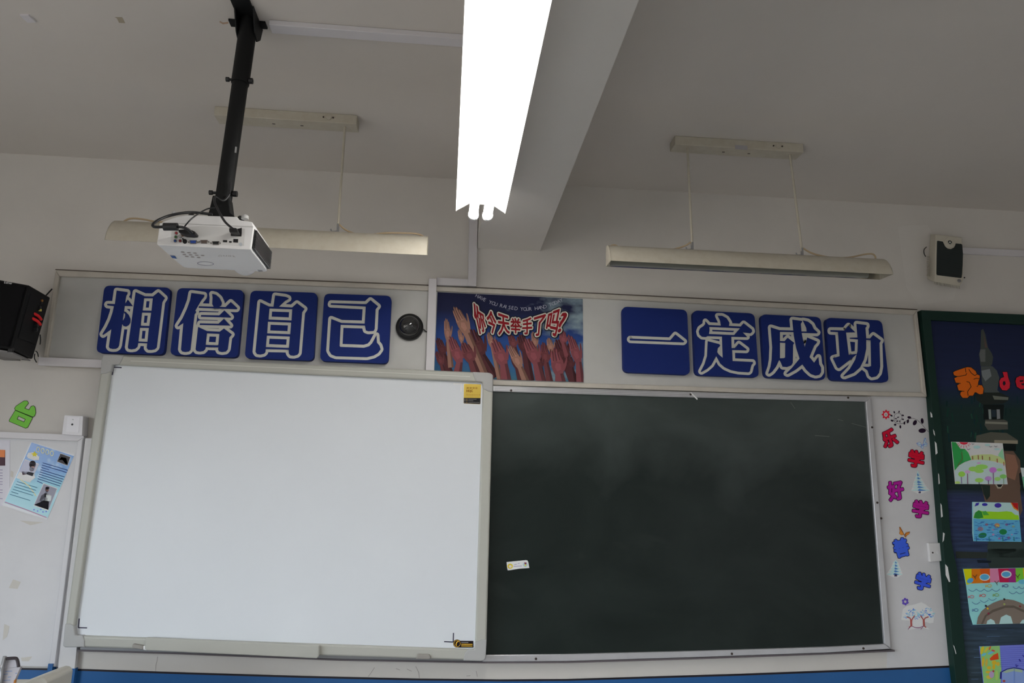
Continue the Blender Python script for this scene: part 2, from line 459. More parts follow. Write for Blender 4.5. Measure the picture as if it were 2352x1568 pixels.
TILES.append((CB, 5.88, [(1205, 258), (2113, 290), (2070, 1206), (1145, 1169)], 'fourth from left', [
    ([(1295, 388), (1770, 402), (1828, 347), (1930, 430), (1898, 470), (1885, 735), (1870, 762), (1800, 768), (1765, 755), (1752, 690), (1425, 680), (1410, 965), (1420, 978), (1740, 990), (1810, 970), (1850, 930), (1910, 820), (1915, 920), (1950, 960), (1965, 1010), (1930, 1060), (1870, 1095), (1780, 1117), (1360, 1104), (1300, 1080), (1270, 1030), (1298, 600), (1435, 655), (1750, 664), (1765, 432), (1290, 408)],)]))
TILES.append((CD, 6.9176, [(200, 95), (1232, 147), (1280, 1182), (222, 1138)], 'fifth', [
    ([(325, 603), (965, 630), (1045, 537), (1190, 650), (1175, 665), (330, 632), (318, 618)],)]))
TILES.append((CD, 6.9176, [(1322, 155), (2304, 205), (2375, 1222), (1365, 1187)], 'sixth', [
    ([(1522, 328), (1578, 388), (1770, 398), (1758, 320), (1718, 240), (1790, 242), (1860, 280), (1905, 350), (1898, 402), (2085, 412), (2130, 360), (2260, 460), (2268, 490), (2240, 520), (2115, 505), (2180, 570), (2185, 582), (1935, 575), (1940, 755), (1992, 755), (2055, 680), (2180, 775), (2175, 792), (1948, 785), (1955, 960), (2275, 975), (2282, 995), (2255, 1020), (2230, 1125), (2210, 1140), (2050, 1130), (1930, 1105), (1830, 1060), (1760, 1000), (1695, 880), (1620, 1020), (1540, 1090), (1460, 1135), (1450, 1125), (1510, 1010), (1550, 880), (1562, 645), (1740, 690), (1760, 710), (1745, 735), (1720, 755), (1710, 820), (1740, 860), (1800, 910), (1788, 572), (1590, 565), (1560, 565), (1530, 580), (1470, 575), (1430, 540), (1418, 490), (1440, 440), (1500, 400), (1522, 370)],
     [(1585, 418), (2075, 440), (1980, 548), (1580, 530), (1590, 470)])]))
TILES.append((CE, 5.6, [(152, 176), (925, 213), (988, 1022), (205, 990)], 'seventh', [
    ([(282, 345), (400, 382), (400, 760), (385, 775), (350, 850), (300, 915), (260, 942), (250, 935), (280, 850), (295, 760), (302, 600)],),
    ([(390, 380), (575, 385), (578, 405), (390, 402)],),
    ([(675, 397), (745, 398), (740, 350), (695, 255), (760, 270), (810, 310), (835, 365), (885, 410), (875, 422), (680, 415)],),
    ([(560, 245), (685, 262), (685, 275), (668, 300), (680, 420), (700, 520), (720, 600), (752, 475), (880, 528), (870, 550), (840, 580), (780, 725), (840, 800), (895, 725), (905, 820), (930, 860), (930, 920), (905, 955), (860, 965), (800, 945), (740, 890), (690, 820), (600, 890), (500, 945), (482, 938), (560, 860), (655, 745), (610, 610), (580, 450)],),
    ([(400, 520), (460, 522), (500, 478), (585, 545), (570, 570), (565, 800), (545, 835), (490, 855), (435, 850), (410, 790), (395, 765), (400, 742), (450, 740), (468, 730), (470, 545), (400, 540)],)]))
TILES.append((CE, 5.6, [(990, 220), (1712, 256), (1802, 1052), (1050, 1026)], 'eighth', [
    ([(1050, 380), (1230, 385), (1280, 322), (1370, 408), (1250, 410), (1285, 698), (1395, 685), (1330, 740), (1160, 870), (1140, 860), (1082, 740), (1172, 715), (1148, 405), (1050, 400)],),
    ([(1385, 298), (1515, 315), (1515, 335), (1500, 350), (1510, 485), (1560, 488), (1600, 442), (1700, 515), (1680, 545), (1690, 850), (1675, 930), (1640, 975), (1580, 988), (1550, 965), (1530, 900), (1465, 850), (1540, 852), (1575, 840), (1568, 510), (1510, 505), (1510, 620), (1480, 760), (1430, 860), (1350, 930), (1230, 975), (1215, 970), (1300, 880), (1370, 760), (1400, 650), (1405, 500), (1300, 490), (1300, 478), (1400, 475)],)]))
TLAB = ['blue tile reading 相, leftmost of the eight, a three-rung ladder on its right half', 'blue tile reading 信, second from the left, stacked thin strokes over a small box', 'blue tile reading 自, third from the left, one tall ladder with three windows', 'blue tile reading 己, open angular hook shape beside the black dome camera', 'blue tile reading 一, only one horizontal stroke, just right of the hands poster', 'blue tile reading 定, roof-like cap with a dot on top, left of the crossed-stroke tile', 'blue tile reading 成, long diagonal crossed by a slash, second from the right end', 'blue tile reading 功, rightmost of the row, nearest the dark green board']
for (T, s_, q, note, polys), lab in zip(TILES, TLAB):
    q2 = T(q)
    cx = sum(p[0] for p in q2) / 4; cy = sum(p[1] for p in q2) / 4
    t = thing('character_tile', lab, 'sign', at(cx, cy, Y=-0.012), 'blue slogan tiles on the panel')
    rr = rrect(q2, 13)
    mb = MB(); slab(mb, rr, 0.0125, 0.040, M_TILE); mb.build('tile', t)
    mb = MB(); mbf = MB()
    for loops in polys:
        L = [T(l) for l in loops]
        flat(mb, L[0], 0.0404, M_CHW, L[1:])
        for l in L: stroke(mb, l, 13.6 if s_ < 6.5 else 12.6, 0.0404, M_CHW, closed=True)
        mbf.poly([wp(L[0], 0.0428)] + [wp(h, 0.0428) for h in L[1:]], M_TILE)
        for l in L:                                   # the blue strokes stand a little proud of the white border
            for a, b in zip(l, l[1:] + l[:1]):
                A0, B0 = at(*a, Y=-0.0428), at(*b, Y=-0.0428)
                mbf.face([A0, B0, B0 + Vector((0, 0.0016, 0)), A0 + Vector((0, 0.0016, 0))], M_TILE)
    mb.build('character_border', t, label='cream white outline of the character'); mbf.build('character_stroke', t, label='dark blue character strokes')

# ---------------------------------------------------------------- poster of raised hands
CC = crop(980, 650, 6.1895)
EP = 0.66
po = thing('raised_hands_poster', 'poster of raised hands against a blue sky with red lettering', 'poster', at(1170, 775, Y=-0.012))
M_SKYP = bpy.data.materials.new('poster_sky_print'); M_SKYP.use_nodes = True
nt = M_SKYP.node_tree; b = nt.nodes['Principled BSDF']; b.inputs['Roughness'].default_value = 0.65; b.inputs['Specular IOR Level'].default_value = 0.12
geo = nt.nodes.new('ShaderNodeNewGeometry')
sep = nt.nodes.new('ShaderNodeSeparateXYZ'); nt.links.new(geo.outputs['Position'], sep.inputs[0])
pa, pb_, pc = at(1170, 680, Y=-.014), at(1170, 880, Y=-.014), at(1335, 780, Y=-.014)
mr = nt.nodes.new('ShaderNodeMapRange'); mr.inputs[1].default_value = pb_.z; mr.inputs[2].default_value = pa.z
nt.links.new(sep.outputs['Z'], mr.inputs[0])
r1 = nt.nodes.new('ShaderNodeValToRGB'); nt.links.new(mr.outputs[0], r1.inputs[0])
e = r1.color_ramp.elements; e[0].position = 0.0; e[0].color = (0.06, 0.17, 0.22, 1); e[1].position = 1.0; e[1].color = (0.018, 0.020, 0.06, 1)
x = e.new(0.30); x.color = (0.03, 0.12, 0.38, 1); x = e.new(0.55); x.color = (0.025, 0.065, 0.25, 1); x = e.new(0.8); x.color = (0.02, 0.024, 0.075, 1)
mp = nt.nodes.new('ShaderNodeMapping'); mp.inputs['Scale'].default_value = (9, 9, 17); nt.links.new(geo.outputs['Position'], mp.inputs['Vector'])
nz = nt.nodes.new('ShaderNodeTexNoise'); nz.inputs['Scale'].default_value = 1.0; nz.inputs['Detail'].default_value = 5; nt.links.new(mp.outputs[0], nz.inputs['Vector'])
mx = nt.nodes.new('ShaderNodeMapRange'); mx.inputs[1].default_value = at(1060, 780, Y=-.014).x; mx.inputs[2].default_value = pc.x; mx.inputs[3].default_value = -0.24; mx.inputs[4].default_value = 0.14
nt.links.new(sep.outputs['X'], mx.inputs[0])
ad = nt.nodes.new('ShaderNodeMath'); ad.operation = 'ADD'; nt.links.new(nz.outputs['Fac'], ad.inputs[0]); nt.links.new(mx.outputs[0], ad.inputs[1])
r2 = nt.nodes.new('ShaderNodeValToRGB'); nt.links.new(ad.outputs[0], r2.inputs[0]); r2.color_ramp.elements[0].position = 0.50; r2.color_ramp.elements[1].position = 0.78
mxc = nt.nodes.new('ShaderNodeMixRGB'); nt.links.new(r2.outputs[0], mxc.inputs[0]); nt.links.new(r1.outputs[0], mxc.inputs[1]); mxc.inputs[2].default_value = (0.27, 0.36, 0.42, 1)
nt.links.new(mxc.outputs[0], b.inputs['Base Color'])
PQ = [(1005, 670.8), (1338.5, 686.3), (1340, 877.4), (997, 866.4)]
mb = MB(); slab(mb, PQ, 0.0125, 0.0142, M_SKYP); mb.build('sky_print', po)

def hand(mb, tip, wrist, end, wd, c, yf, flip=1):
    """one printed arm with a raised open hand, in picture points"""
    tip, wrist, end = Vector(tip), Vector(wrist), Vector(end)
    ax = (tip - wrist); L = ax.length; ax.normalize(); sd = Vector((-ax.y, ax.x)) * flip
    main = ink(*c, EP); dark = ink(*[int(v * 0.72) for v in c], EP); lite = ink(*[min(255, int(v * 1.13)) for v in c], EP)
    def P(u, v): q = wrist + ax * (u * L) + sd * (v * wd); return (q.x, q.y)
    bx = (wrist - end); bl = max(bx.length, 1e-3); bx.normalize(); bs = Vector((-bx.y, bx.x)) * flip
    def A(u, v): q = end + bx * (u * bl) + bs * (v * wd); return (q.x, q.y)
    flat(mb, [A(0, -.42), A(.6, -.36), A(1.02, -.30), A(1.02, .30), A(.6, .36), A(0, .42)], yf, main)
    flat(mb, [A(0, .12), A(.6, .10), A(1.0, .08), A(1.0, .30), A(.6, .36), A(0, .42)], yf + .00005, dark)
    flat(mb, [P(-.03, -.30), P(.12, -.42), P(.30, -.50), P(.50, -.48), P(.56, 0), P(.50, .44), P(.30, .48), P(.12, .40), P(-.03, .30)], yf + .000010, main)
    flat(mb, [P(.10, -.12), P(.28, -.26), P(.42, -.10), P(.36, .22), P(.15, .20)], yf + .000015, lite)
    for k, (v0, ln) in enumerate(((-.36, .90), (-.12, 1.0), (.12, .96), (.34, .84))):   # four fingers
        t = v0 * 0.80
        flat(mb, [P(.46, v0 - .115), P(ln - .06, t - .09), P(ln, t), P(ln - .06, t + .09), P(.46, v0 + .115)], yf + .000015 + k * .000012, main if k % 2 else lite)
        flat(mb, [P(.72, t + .0), P(ln, t), P(ln - .06, t + .09), P(.50, v0 + .115), P(.50, v0 + .05)], yf + .000020 + k * .000012, dark)
    flat(mb, [P(.10, .40), P(.32, .46), P(.52, .62), P(.62, .72), P(.60, .80), P(.50, .78), P(.28, .66), P(.06, .44)], yf + .000025, main)   # thumb
    flat(mb, [P(.34, .48), P(.52, .62), P(.62, .72), P(.60, .74), P(.48, .66)], yf + .000030, dark)

PK = (112, 62, 68); DK = (74, 40, 44); TN = (132, 98, 86); MK = (94, 52, 56)
HANDS = [((640, 640), (780, 1030), (960, 1350), 190, DK), ((160, 770), (240, 1010), (350, 1330), 120, DK), ((1330, 720), (1400, 960), (1470, 1390), 150, DK), ((1850, 790), (1960, 1080), (2100, 1410), 170, DK),
         ((880, 690), (935, 900), (1040, 1380), 90, TN), ((460, 650), (500, 830), (560, 1000), 70, TN), ((280, 495), (305, 800), (345, 1200), 95, TN), ((1185, 720), (1245, 910), (1300, 1150), 110, MK), ((1510, 680), (1545, 900), (1600, 1100), 80, TN),
         ((1735, 770), (1770, 960), (1830, 1200), 95, TN), ((1660, 830), (1695, 1130), (1750, 1410), 120, MK), ((1930, 660), (1945, 850), (2010, 1050), 110, PK), ((140, 960), (215, 1160), (260, 1330), 90, MK), ((1210, 960), (1290, 1200), (1340, 1400), 110, DK), ((2020, 1020), (2060, 1200), (2090, 1410), 100, DK), ((700, 1020), (800, 1200), (880, 1360), 110, DK), ((1590, 1020), (1620, 1200), (1660, 1400), 90, DK),
         ((395, 325), (575, 715), (830, 1340), 150, TN), ((340, 745), (470, 1120), (425, 1340), 150, PK), ((520, 835), (640, 1110), (720, 1350), 165, MK), ((955, 785), (1095, 1150), (1130, 1390), 180, PK), ((1175, 875), (1330, 1195), (1410, 1400), 125, TN), ((1415, 775), (1560, 1130), (1620, 1400), 170, PK), ((1825, 915), (1885, 1290), (1905, 1420), 185, PK), ((2040, 735), (2160, 1120), (2185, 1418), 135, PK)]
mb = MB()
for i, (a, b_, c_, wd, col) in enumerate(HANDS):
    a, b_, c_ = CC([a])[0], CC([b_])[0], CC([c_])[0]
    hand(mb, a, b_, c_, wd / 6.19, col, 0.0145 + i * 0.0003)
YL = 0.0145 + len(HANDS) * 0.0003 + 0.0006
# keep everything inside the sheet
o = mb.build('hands_print', po, merge=False)
TL3, TR3, BR3, BL3 = [at(*q, Y=-0.02) for q in PQ]
bm = bmesh.new(); bm.from_mesh(o.data)
ctr = (TL3 + TR3 + BR3 + BL3) / 4
for p, q_ in ((TL3, TR3), (TR3, BR3), (BR3, BL3), (BL3, TL3)):
    ed = q_ - p; nn = Vector((ed.z, 0, -ed.x)).normalized()
    if nn.dot(ctr - p) > 0: nn = -nn
    bmesh.ops.bisect_plane(bm, geom=bm.verts[:] + bm.edges[:] + bm.faces[:], plane_co=p + (ctr - p) * .002, plane_no=nn, clear_outer=True)
bm.to_mesh(o.data); bm.free()
RED = ink(122, 24, 32, EP); WHT = ink(178, 174, 164, EP); BLK = ink(16, 18, 26, EP)
SLOG = [('你', [(628, 250), (795, 395), (848, 665), (742, 735)]), ('今', [(838, 365), (988, 435), (980, 735), (885, 690)]), ('天', [(1010, 425), (1165, 480), (1180, 715), (1025, 735)]), ('举', [(1195, 495), (1335, 505), (1335, 715), (1195, 705)]),
        ('手', [(1360, 515), (1500, 487), (1490, 728), (1365, 722)]), ('了', [(1530, 492), (1695, 440), (1645, 740), (1530, 750)]), ('吗', [(1735, 430), (1905, 360), (1845, 765), (1690, 690)]), ('?', [(1915, 435), (2005, 405), (1925, 690), (1860, 700)])]
m1, m2, m3 = MB(), MB(), MB()
for ch, q in SLOG:
    q = CC(q)
    letter(m1, ch, q, YL, BLK, 5.6); letter(m2, ch, q, YL + .0007, WHT, 3.7); letter(m3, ch, q, YL + .0014, RED, 0.9)
m1.build('slogan_outline', po, label='black outer outline of the slogan', merge=False); m2.build('slogan_border', po, label='white outline of the slogan', merge=False); m3.build('slogan_letters', po, label='red slogan characters', merge=False)  # printed black and white outlines under the red characters
ARC = CC([(688, 193), (760, 232), (860, 282), (990, 328), (1130, 362), (1290, 388), (1400, 394), (1500, 390), (1600, 376), (1700, 355), (1800, 318), (1930, 262)])
mb = MB(); GREY = ink(150, 152, 166, EP)
cum = [0]
for a, b_ in zip(ARC, ARC[1:]): cum.append(cum[-1] + math.hypot(b_[0] - a[0], b_[1] - a[1]))
STR = 'HAVE YOU RAISED YOUR HAND TODAY'
for i, ch in enumerate(STR):
    if ch == ' ': continue
    d = cum[-1] * i / (len(STR) - 0.3)
    k = max(j for j in range(len(cum) - 1) if cum[j] <= d)
    t = (d - cum[k]) / (cum[k + 1] - cum[k]); a, b_ = ARC[k], ARC[k + 1]
    L = cum[k + 1] - cum[k]
    text(mb, ch, a[0] + (b_[0] - a[0]) * t, a[1] + (b_[1] - a[1]) * t, 8.4, YL, GREY, ((b_[0] - a[0]) / L, (b_[1] - a[1]) / L))
mb.build('curved_line_of_text', po, label='thin grey capitals in a curved line', merge=False)

# ---------------------------------------------------------------- dome camera
dc = at(941, 752, Y=-0.0126); t = thing('dome_camera', 'black dome security camera on the grey panel beside the blue tile row', 'camera', dc)
mb = MB(); mb.lathe([(0.064, 0.0), (0.066, 0.004), (0.064, 0.020), (0.055, 0.028), (0.052, 0.030)], dc, (0, -1, 0), M_BLACK, 40); mb.build('base', t, smooth=True)
dm = at(937.5, 747, Y=-0.04)
M_DOME = mat('smoked_dome', (0.022, 0.022, 0.024), 0.03, spec=0.9)
mb = MB(); mb.lathe([(0.0505 * math.cos(a), 0.050 * math.sin(a)) for a in [math.pi / 2 * k / 14 for k in range(14)]] + [(0.0008, 0.0500)], (dc.x, -0.040, dc.z), (0, -1, 0), M_DOME, 40); mb.build('dome', t, smooth=True)
mb = MB(); mb.tube([at(970, 754, Y=-.02), at(974, 757, Y=-.022), at(978, 761, Y=-.02), at(983, 762, Y=-.015)], 0.0026, M_RUBBER); mb.build('cable', t, smooth=True)

# ---------------------------------------------------------------- cable trunking
t = thing('cable_trunking', 'stepped white plastic trunking running down the wall past the hands poster', 'trunking', at(1088, 656, Y=0))
mb = MB(); slab(mb, [(1079.5, 408), (1100, 409), (1094, 657), (1075, 656)], 0.0, 0.024, M_TRUNK); mb.build('upper_run', t, bevel=0.002)
mb = MB(); slab(mb, [(1003, 637), (1075.3, 641), (1075, 656), (1003, 654.5)], 0.0, 0.024, M_TRUNK); mb.build('cross_run', t, bevel=0.002)
mb = MB(); slab(mb, [(985, 639), (1003.2, 639.5), (997.4, 853), (977.6, 852)], 0.0265, 0.046, M_TRUNK); mb.build('lower_run', t, bevel=0.002)
mb = MB(); slab(mb, [(88.8, 819.7), (236, 826), (233, 844), (86.5, 838)], 0.0265, 0.046, M_TRUNK); o = mb.build('cable_trunking', bevel=0.002)
tag(o, 'short white trunking between the black loudspeaker and the whiteboard corner', 'trunking')
mb = MB()
mb.box((-0.650, -1.176, ZC - 0.020), (0.120, -1.128, ZC - .0004), M_TRUNK); o = mb.build('cable_trunking', bevel=0.002)
tag(o, 'white trunking across the ceiling from projector mount to the lit lamp', 'trunking')
mb = MB(); slab(mb, [(2205, 567.5), (2420, 577), (2420, 591), (2205, 581.5)], 0.0, 0.016, M_TRUNK); o = mb.build('cable_trunking', bevel=0.002)
tag(o, 'thin trunking leading right from the cream wall loudspeaker', 'trunking')
t = thing('cable_trunking', 'tall white conduit between left notice board and whiteboard, painted blue at the foot', 'trunking', (at(150, 1500, Y=-.05).x, 0, 0))
mb = MB(); slab(mb, [(196, 1006), (226, 1006), (171, 1536), (133, 1535)], 0.0, 0.024, M_WALLP); mb.build('duct', t)
a, b_ = at(133, 1535, Y=-.025), at(173, 1536, Y=-.025)
mb = MB(); mb.box((a.x - .004, -0.025, 0.0), (b_.x, -0.0024, a.z), M_BLUE); mb.build('painted_foot', t)

# ---------------------------------------------------------------- blackboard
t = thing('blackboard', 'dark green chalkboard in an aluminium frame right of the whiteboard', 'blackboard', at(1100, 1500, Y=0))
M_BOARD = bpy.data.materials.new('chalkboard_green'); M_BOARD.use_nodes = True
nt = M_BOARD.node_tree; b = nt.nodes['Principled BSDF']; b.inputs['Roughness'].default_value = 0.36; b.inputs['Specular IOR Level'].default_value = 0.30
geo = nt.nodes.new('ShaderNodeNewGeometry')
mp = nt.nodes.new('ShaderNodeMapping'); mp.inputs['Scale'].default_value = (1.6, 1, 2.2); mp.inputs['Rotation'].default_value = (0, 0.3, 0); nt.links.new(geo.outputs['Position'], mp.inputs['Vector'])
nz = nt.nodes.new('ShaderNodeTexNoise'); nz.inputs['Scale'].default_value = 1.3; nz.inputs['Detail'].default_value = 8; nz.inputs['Roughness'].default_value = 0.6; nz.inputs['Distortion'].default_value = 0.6
nt.links.new(mp.outputs[0], nz.inputs['Vector'])
r1 = nt.nodes.new('ShaderNodeValToRGB'); nt.links.new(nz.outputs['Fac'], r1.inputs[0])
r1.color_ramp.elements[0].position = 0.35; r1.color_ramp.elements[0].color = (0.006, 0.012, 0.0105, 1)
r1.color_ramp.elements[1].position = 0.80; r1.color_ramp.elements[1].color = (0.018, 0.027, 0.0245, 1)
# haze of reflected lamps painted into the colour, stronger towards the top
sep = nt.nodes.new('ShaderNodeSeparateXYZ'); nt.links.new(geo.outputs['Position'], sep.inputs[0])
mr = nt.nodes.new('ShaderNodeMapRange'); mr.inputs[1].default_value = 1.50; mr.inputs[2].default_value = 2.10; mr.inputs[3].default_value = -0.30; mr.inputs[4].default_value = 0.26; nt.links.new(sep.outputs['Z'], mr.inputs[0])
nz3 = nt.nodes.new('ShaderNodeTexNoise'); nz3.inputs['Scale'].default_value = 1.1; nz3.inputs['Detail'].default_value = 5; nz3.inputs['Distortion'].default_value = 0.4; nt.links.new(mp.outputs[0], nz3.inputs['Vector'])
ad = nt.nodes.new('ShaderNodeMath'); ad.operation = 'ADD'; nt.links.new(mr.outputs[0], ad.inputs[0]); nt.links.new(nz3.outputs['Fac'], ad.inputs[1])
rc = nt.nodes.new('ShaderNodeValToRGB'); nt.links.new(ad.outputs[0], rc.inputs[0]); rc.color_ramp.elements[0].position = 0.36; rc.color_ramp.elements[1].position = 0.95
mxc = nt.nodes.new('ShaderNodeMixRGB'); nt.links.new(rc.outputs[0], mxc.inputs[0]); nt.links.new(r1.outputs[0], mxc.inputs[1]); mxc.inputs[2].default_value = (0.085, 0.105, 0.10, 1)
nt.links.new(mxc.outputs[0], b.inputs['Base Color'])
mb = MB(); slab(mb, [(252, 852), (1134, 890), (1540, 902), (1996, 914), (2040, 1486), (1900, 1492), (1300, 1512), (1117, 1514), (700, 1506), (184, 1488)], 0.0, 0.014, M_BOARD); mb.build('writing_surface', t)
mb = MB(); strip(mb, [(252, 852), (1134, 885.2), (1540, 898.2), (2000, 910.8)], [(252, 862), (1134, 898.6), (1540, 911.4), (1989, 922)], 0.0, 0.026, M_ALU); mb.build('top_rail', t, bevel=0.003)
for k, f_ in enumerate((0.3, 0.55, 0.8)):     # grooves of the extrusion
    mb = MB(); stroke(mb, [(1136, 884 + 14.6 * f_), (1540, 897 + 14.4 * f_), (1994, 909.5 + 12.5 * f_)], 0.9, 00.0265, mat('groove_shade', (0.34, 0.34, 0.36), 0.5, metal=0.4), joins=False); mb.build('groove', t)
mb = MB(); slab(mb, [(2000, 910.8), (2046.6, 1489.4), (2032, 1478.5), (1989, 922)], 0.0, 0.026, M_ALU); mb.build('side_rail', t, bevel=0.003)
mb = MB(); strip(mb, [(1108, 1503.8), (1300, 1502), (1600, 1494.5), (1900, 1485), (2032, 1478.5)], [(1108, 1520), (1300, 1518.5), (1600, 1509.5), (1900, 1499), (2046.6, 1490)], 0.0, 0.026, M_ALU); mb.build('bottom_rail', t, bevel=0.003)
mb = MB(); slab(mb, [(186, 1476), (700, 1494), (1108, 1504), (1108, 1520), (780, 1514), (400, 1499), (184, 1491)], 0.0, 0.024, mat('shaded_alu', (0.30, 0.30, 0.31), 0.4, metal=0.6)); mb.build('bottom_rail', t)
M_LEDGE = mat('dark_ledge', (0.13, 0.11, 0.12), 0.5)
mb = MB(); strip(mb, [(179, 1491.7), (400, 1498.5), (780, 1513.5), (1112, 1519.5), (1300, 1519.0), (1600, 1510.2), (1900, 1499.5), (2055, 1492.5)], [(179, 1495.2), (400, 1502), (780, 1517), (1112, 1523), (1300, 1522.5), (1600, 1513.6), (1900, 1502.7), (2055.5, 1496)], 0.0, 0.030, M_LEDGE); mb.build('chalk_ledge', t)
for px, py in ((1174, 896.5), (1586, 905.5), (1948, 913), (1231, 1512.5), (1681, 1501), (1983, 1488.5), (2003, 981), (2015, 1154), (2024, 1190)):
    mb = MB(); p = at(px, py, Y=-0.026); mb.lathe([(0.0055, 0), (0.005, 0.002), (0.0015, 0.003)], p, (0, -1, 0), M_RUST, 12); mb.build('screw', t)
mb = MB(); stroke(mb, [(1586, 901), (1602, 917)], 3.2, 0.0275, ink(196, 184, 184, .5), joins=False); mb.build('tape_scrap', t)
CHK = mat('chalk_mark', (0.20, 0.22, 0.21), 0.9)
for pts in ([(1925, 963), (1936, 966)], [(1956, 972), (1990, 981)], [(1816, 924), (1826, 938)], [(1872, 1000), (1905, 1002)]):
    mb = MB(); stroke(mb, pts, 0.9, 0.0146, CHK); mb.build('chalk_mark', t)
# little name label stuck on the board
CL = crop(1040, 1230, 7.84)
t = thing('name_label', 'small white paper label with two round badges stuck on the blackboard', 'label', at(1190, 1298, Y=-.014))
mb = MB(); slab(mb, CL([(968, 474), (1080, 462), (1320, 438), (1345, 445), (1360, 475), (1378, 580), (1200, 592), (1040, 618), (990, 622), (975, 560)]), 0.0144, 0.0158, ink(206, 196, 212, .5)); mb.build('paper', t)
mb = MB(); flat(mb, CL(ell(1033, 548, 50, 46)), .0162, ink(190, 158, 50, .5)); flat(mb, CL(ell(1036, 552, 26, 24)), .0164, ink(178, 170, 165, .5)); mb.build('badge', t, label='yellow round badge')
mb = MB(); flat(mb, CL(ell(1306, 520, 42, 42)), .0162, ink(140, 160, 165, .5)); flat(mb, CL([(1285, 478), (1330, 480), (1325, 515), (1295, 515)]), .0164, ink(110, 50, 70, .5)); flat(mb, CL(ell(1308, 530, 18, 16)), .0165, ink(190, 170, 70, .5)); mb.build('badge', t, label='grey round badge with red cap')
mb = MB()
for x0, x1, y in ((1110, 1150, 517), (1175, 1200, 500), (1100, 1240, 550)): stroke(mb, CL([(x0, y), (x1, y - 6)]), 1.2, .0163, ink(120, 105, 140, .5))
mb.build('printed_line', t)

# ================================================================ INTERACTIVE WHITEBOARD
t = thing('whiteboard', 'large interactive whiteboard with beige frame and grey corners', 'whiteboard', at(640, 1500, Y=-.03))
M_WB = mat('whiteboard_surface', (0.785, 0.815, 0.855), 0.42, spec=0.4, mottle=0.02, mscale=2)
YW0, YW1, YWS = 0.0330, 0.078, 0.060
mb = MB(); slab(mb, [(255, 835), (1109, 876), (1092, 1493), (171, 1461)], YW0, YWS, M_WB); ws = mb.build('writing_surface', t)
def rail(name, pts): 
    mb = MB(); slab(mb, pts, YW0, YW1, M_WBFRAME); return mb.build(name, t, bevel=0.008)
rail('top_rail', [(272, 816), (640, 834), (1092, 854), (1096, 877), (640, 856.5), (268, 837.5)])
rail('side_rail', [(231, 850), (254, 848), (171, 1440), (149.5, 1438)])
rail('side_rail', [(1109, 888), (1132.5, 890), (1118, 1475), (1091.5, 1475)])
rail('bottom_rail', [(182, 1459.5), (640, 1476), (1076, 1491), (1072, 1516), (640, 1502.5), (180, 1485.5)])
mb = MB(); stroke(mb, [(300, 828.5), (640, 844), (1080, 864.5)], 1.2, YW1 + .0004, mat('rail_ridge', (0.74, 0.735, 0.69), 0.35), joins=False); mb.build('rail_ridge', t)
def cap(pts):
    mb = MB(); slab(mb, pts, YW0 - .001, YW1 + .004, M_WBCORNER); return mb.build('corner_cap', t, bevel=0.007)
cap([(236, 815.5), (240, 813.5), (283, 815.5), (281, 824), (274, 836.5), (258, 837), (254, 853), (242, 857.5), (230, 859), (233, 826)])
cap([(1084, 853.5), (1126, 855.5), (1133, 861), (1133, 901), (1122, 899), (1109, 893), (1108, 877.5), (1092, 876)])
cap([(1118, 1468), (1116, 1510), (1112, 1516), (1105, 1518), (1064, 1516.5), (1068, 1500), (1075, 1491), (1090, 1491), (1091.5, 1475), (1106, 1468.5)])
cap([(149, 1432), (160, 1432), (170, 1437), (172, 1458.5), (190, 1459), (194, 1472), (194, 1486), (149, 1486.5), (144, 1483)])
INKD = ink(52, 50, 66, .62)
def mark(pts, m=INKD, wd=2.6):
    mb = MB()
    for a, b_ in zip(pts, pts[1:]): stroke(mb, [a, b_], wd, YWS + .0006, m, joins=False)
    mb.build('corner_mark', t)
mark([(258, 861), (261, 843), (279.5, 844)]); mark([(1041, 881), (1060, 881.3), (1059.2, 899)], ink(232, 236, 242, .62), 3.4)
mark([(182, 1420), (180, 1441), (200, 1441.5)]); mark([(1020, 1473), (1041, 1474), (1041.5, 1453)])
CM = crop(980, 840, 9.046)
ES = 0.60
mb = MB(); slab(mb, rrect(CM([(775, 372), (1130, 385), (1115, 795), (768, 780)]), 2.0), YWS, YWS + .0012, mat('gold_foil', (0.62, 0.44, 0.07), 0.25, metal=0.35)); st = mb.build('maker_sticker', t, label='gold and black maker sticker reading HSJC')
mb = MB(); flat(mb, CM([(770, 664), (1120, 668), (1113, 790), (772, 776)]), YWS + .0016, ink(28, 28, 32, ES)); mb.build('sticker_band', st)
BRN = ink(104, 70, 20, ES)
mb = MB(); text(mb, 'HSJC', *CM([(828, 540)])[0], 5.0, YWS + .0018, BRN, fat=.25)
for k, x0 in enumerate((830, 892, 955, 1012)):
    for dy in (0, 12, 26): stroke(mb, CM([(x0, 446 + dy + k), (x0 + 46, 446 + dy + k)]), .6, YWS + .0018, BRN, joins=False)
    stroke(mb, CM([(x0 + 22, 440), (x0 + 22, 478)]), .6, YWS + .0018, BRN, joins=False)
for x0 in (840, 880, 920, 960, 1003, 1045, 1092): stroke(mb, CM([(x0 - 8, 600), (x0 + 8, 602)]), 1.6, YWS + .0018, BRN, joins=False)
for y_, x1 in ((692, 1035), (722, 968), (757, 1100)):
    stroke(mb, CM([(862, y_), (x1, y_ + 3)]), .8, YWS + .002, ink(120, 118, 116, ES), joins=False); stroke(mb, CM([(785, y_), (802, y_)]), 1.2, YWS + .002, ink(150, 150, 150, ES), joins=False); stroke(mb, CM([(818, y_), (850, y_)]), 1.2, YWS + .002, ink(150, 130, 90, ES), joins=False)
mb.build('sticker_print', st, merge=False)
CO = crop(960, 1380, 6.9176)
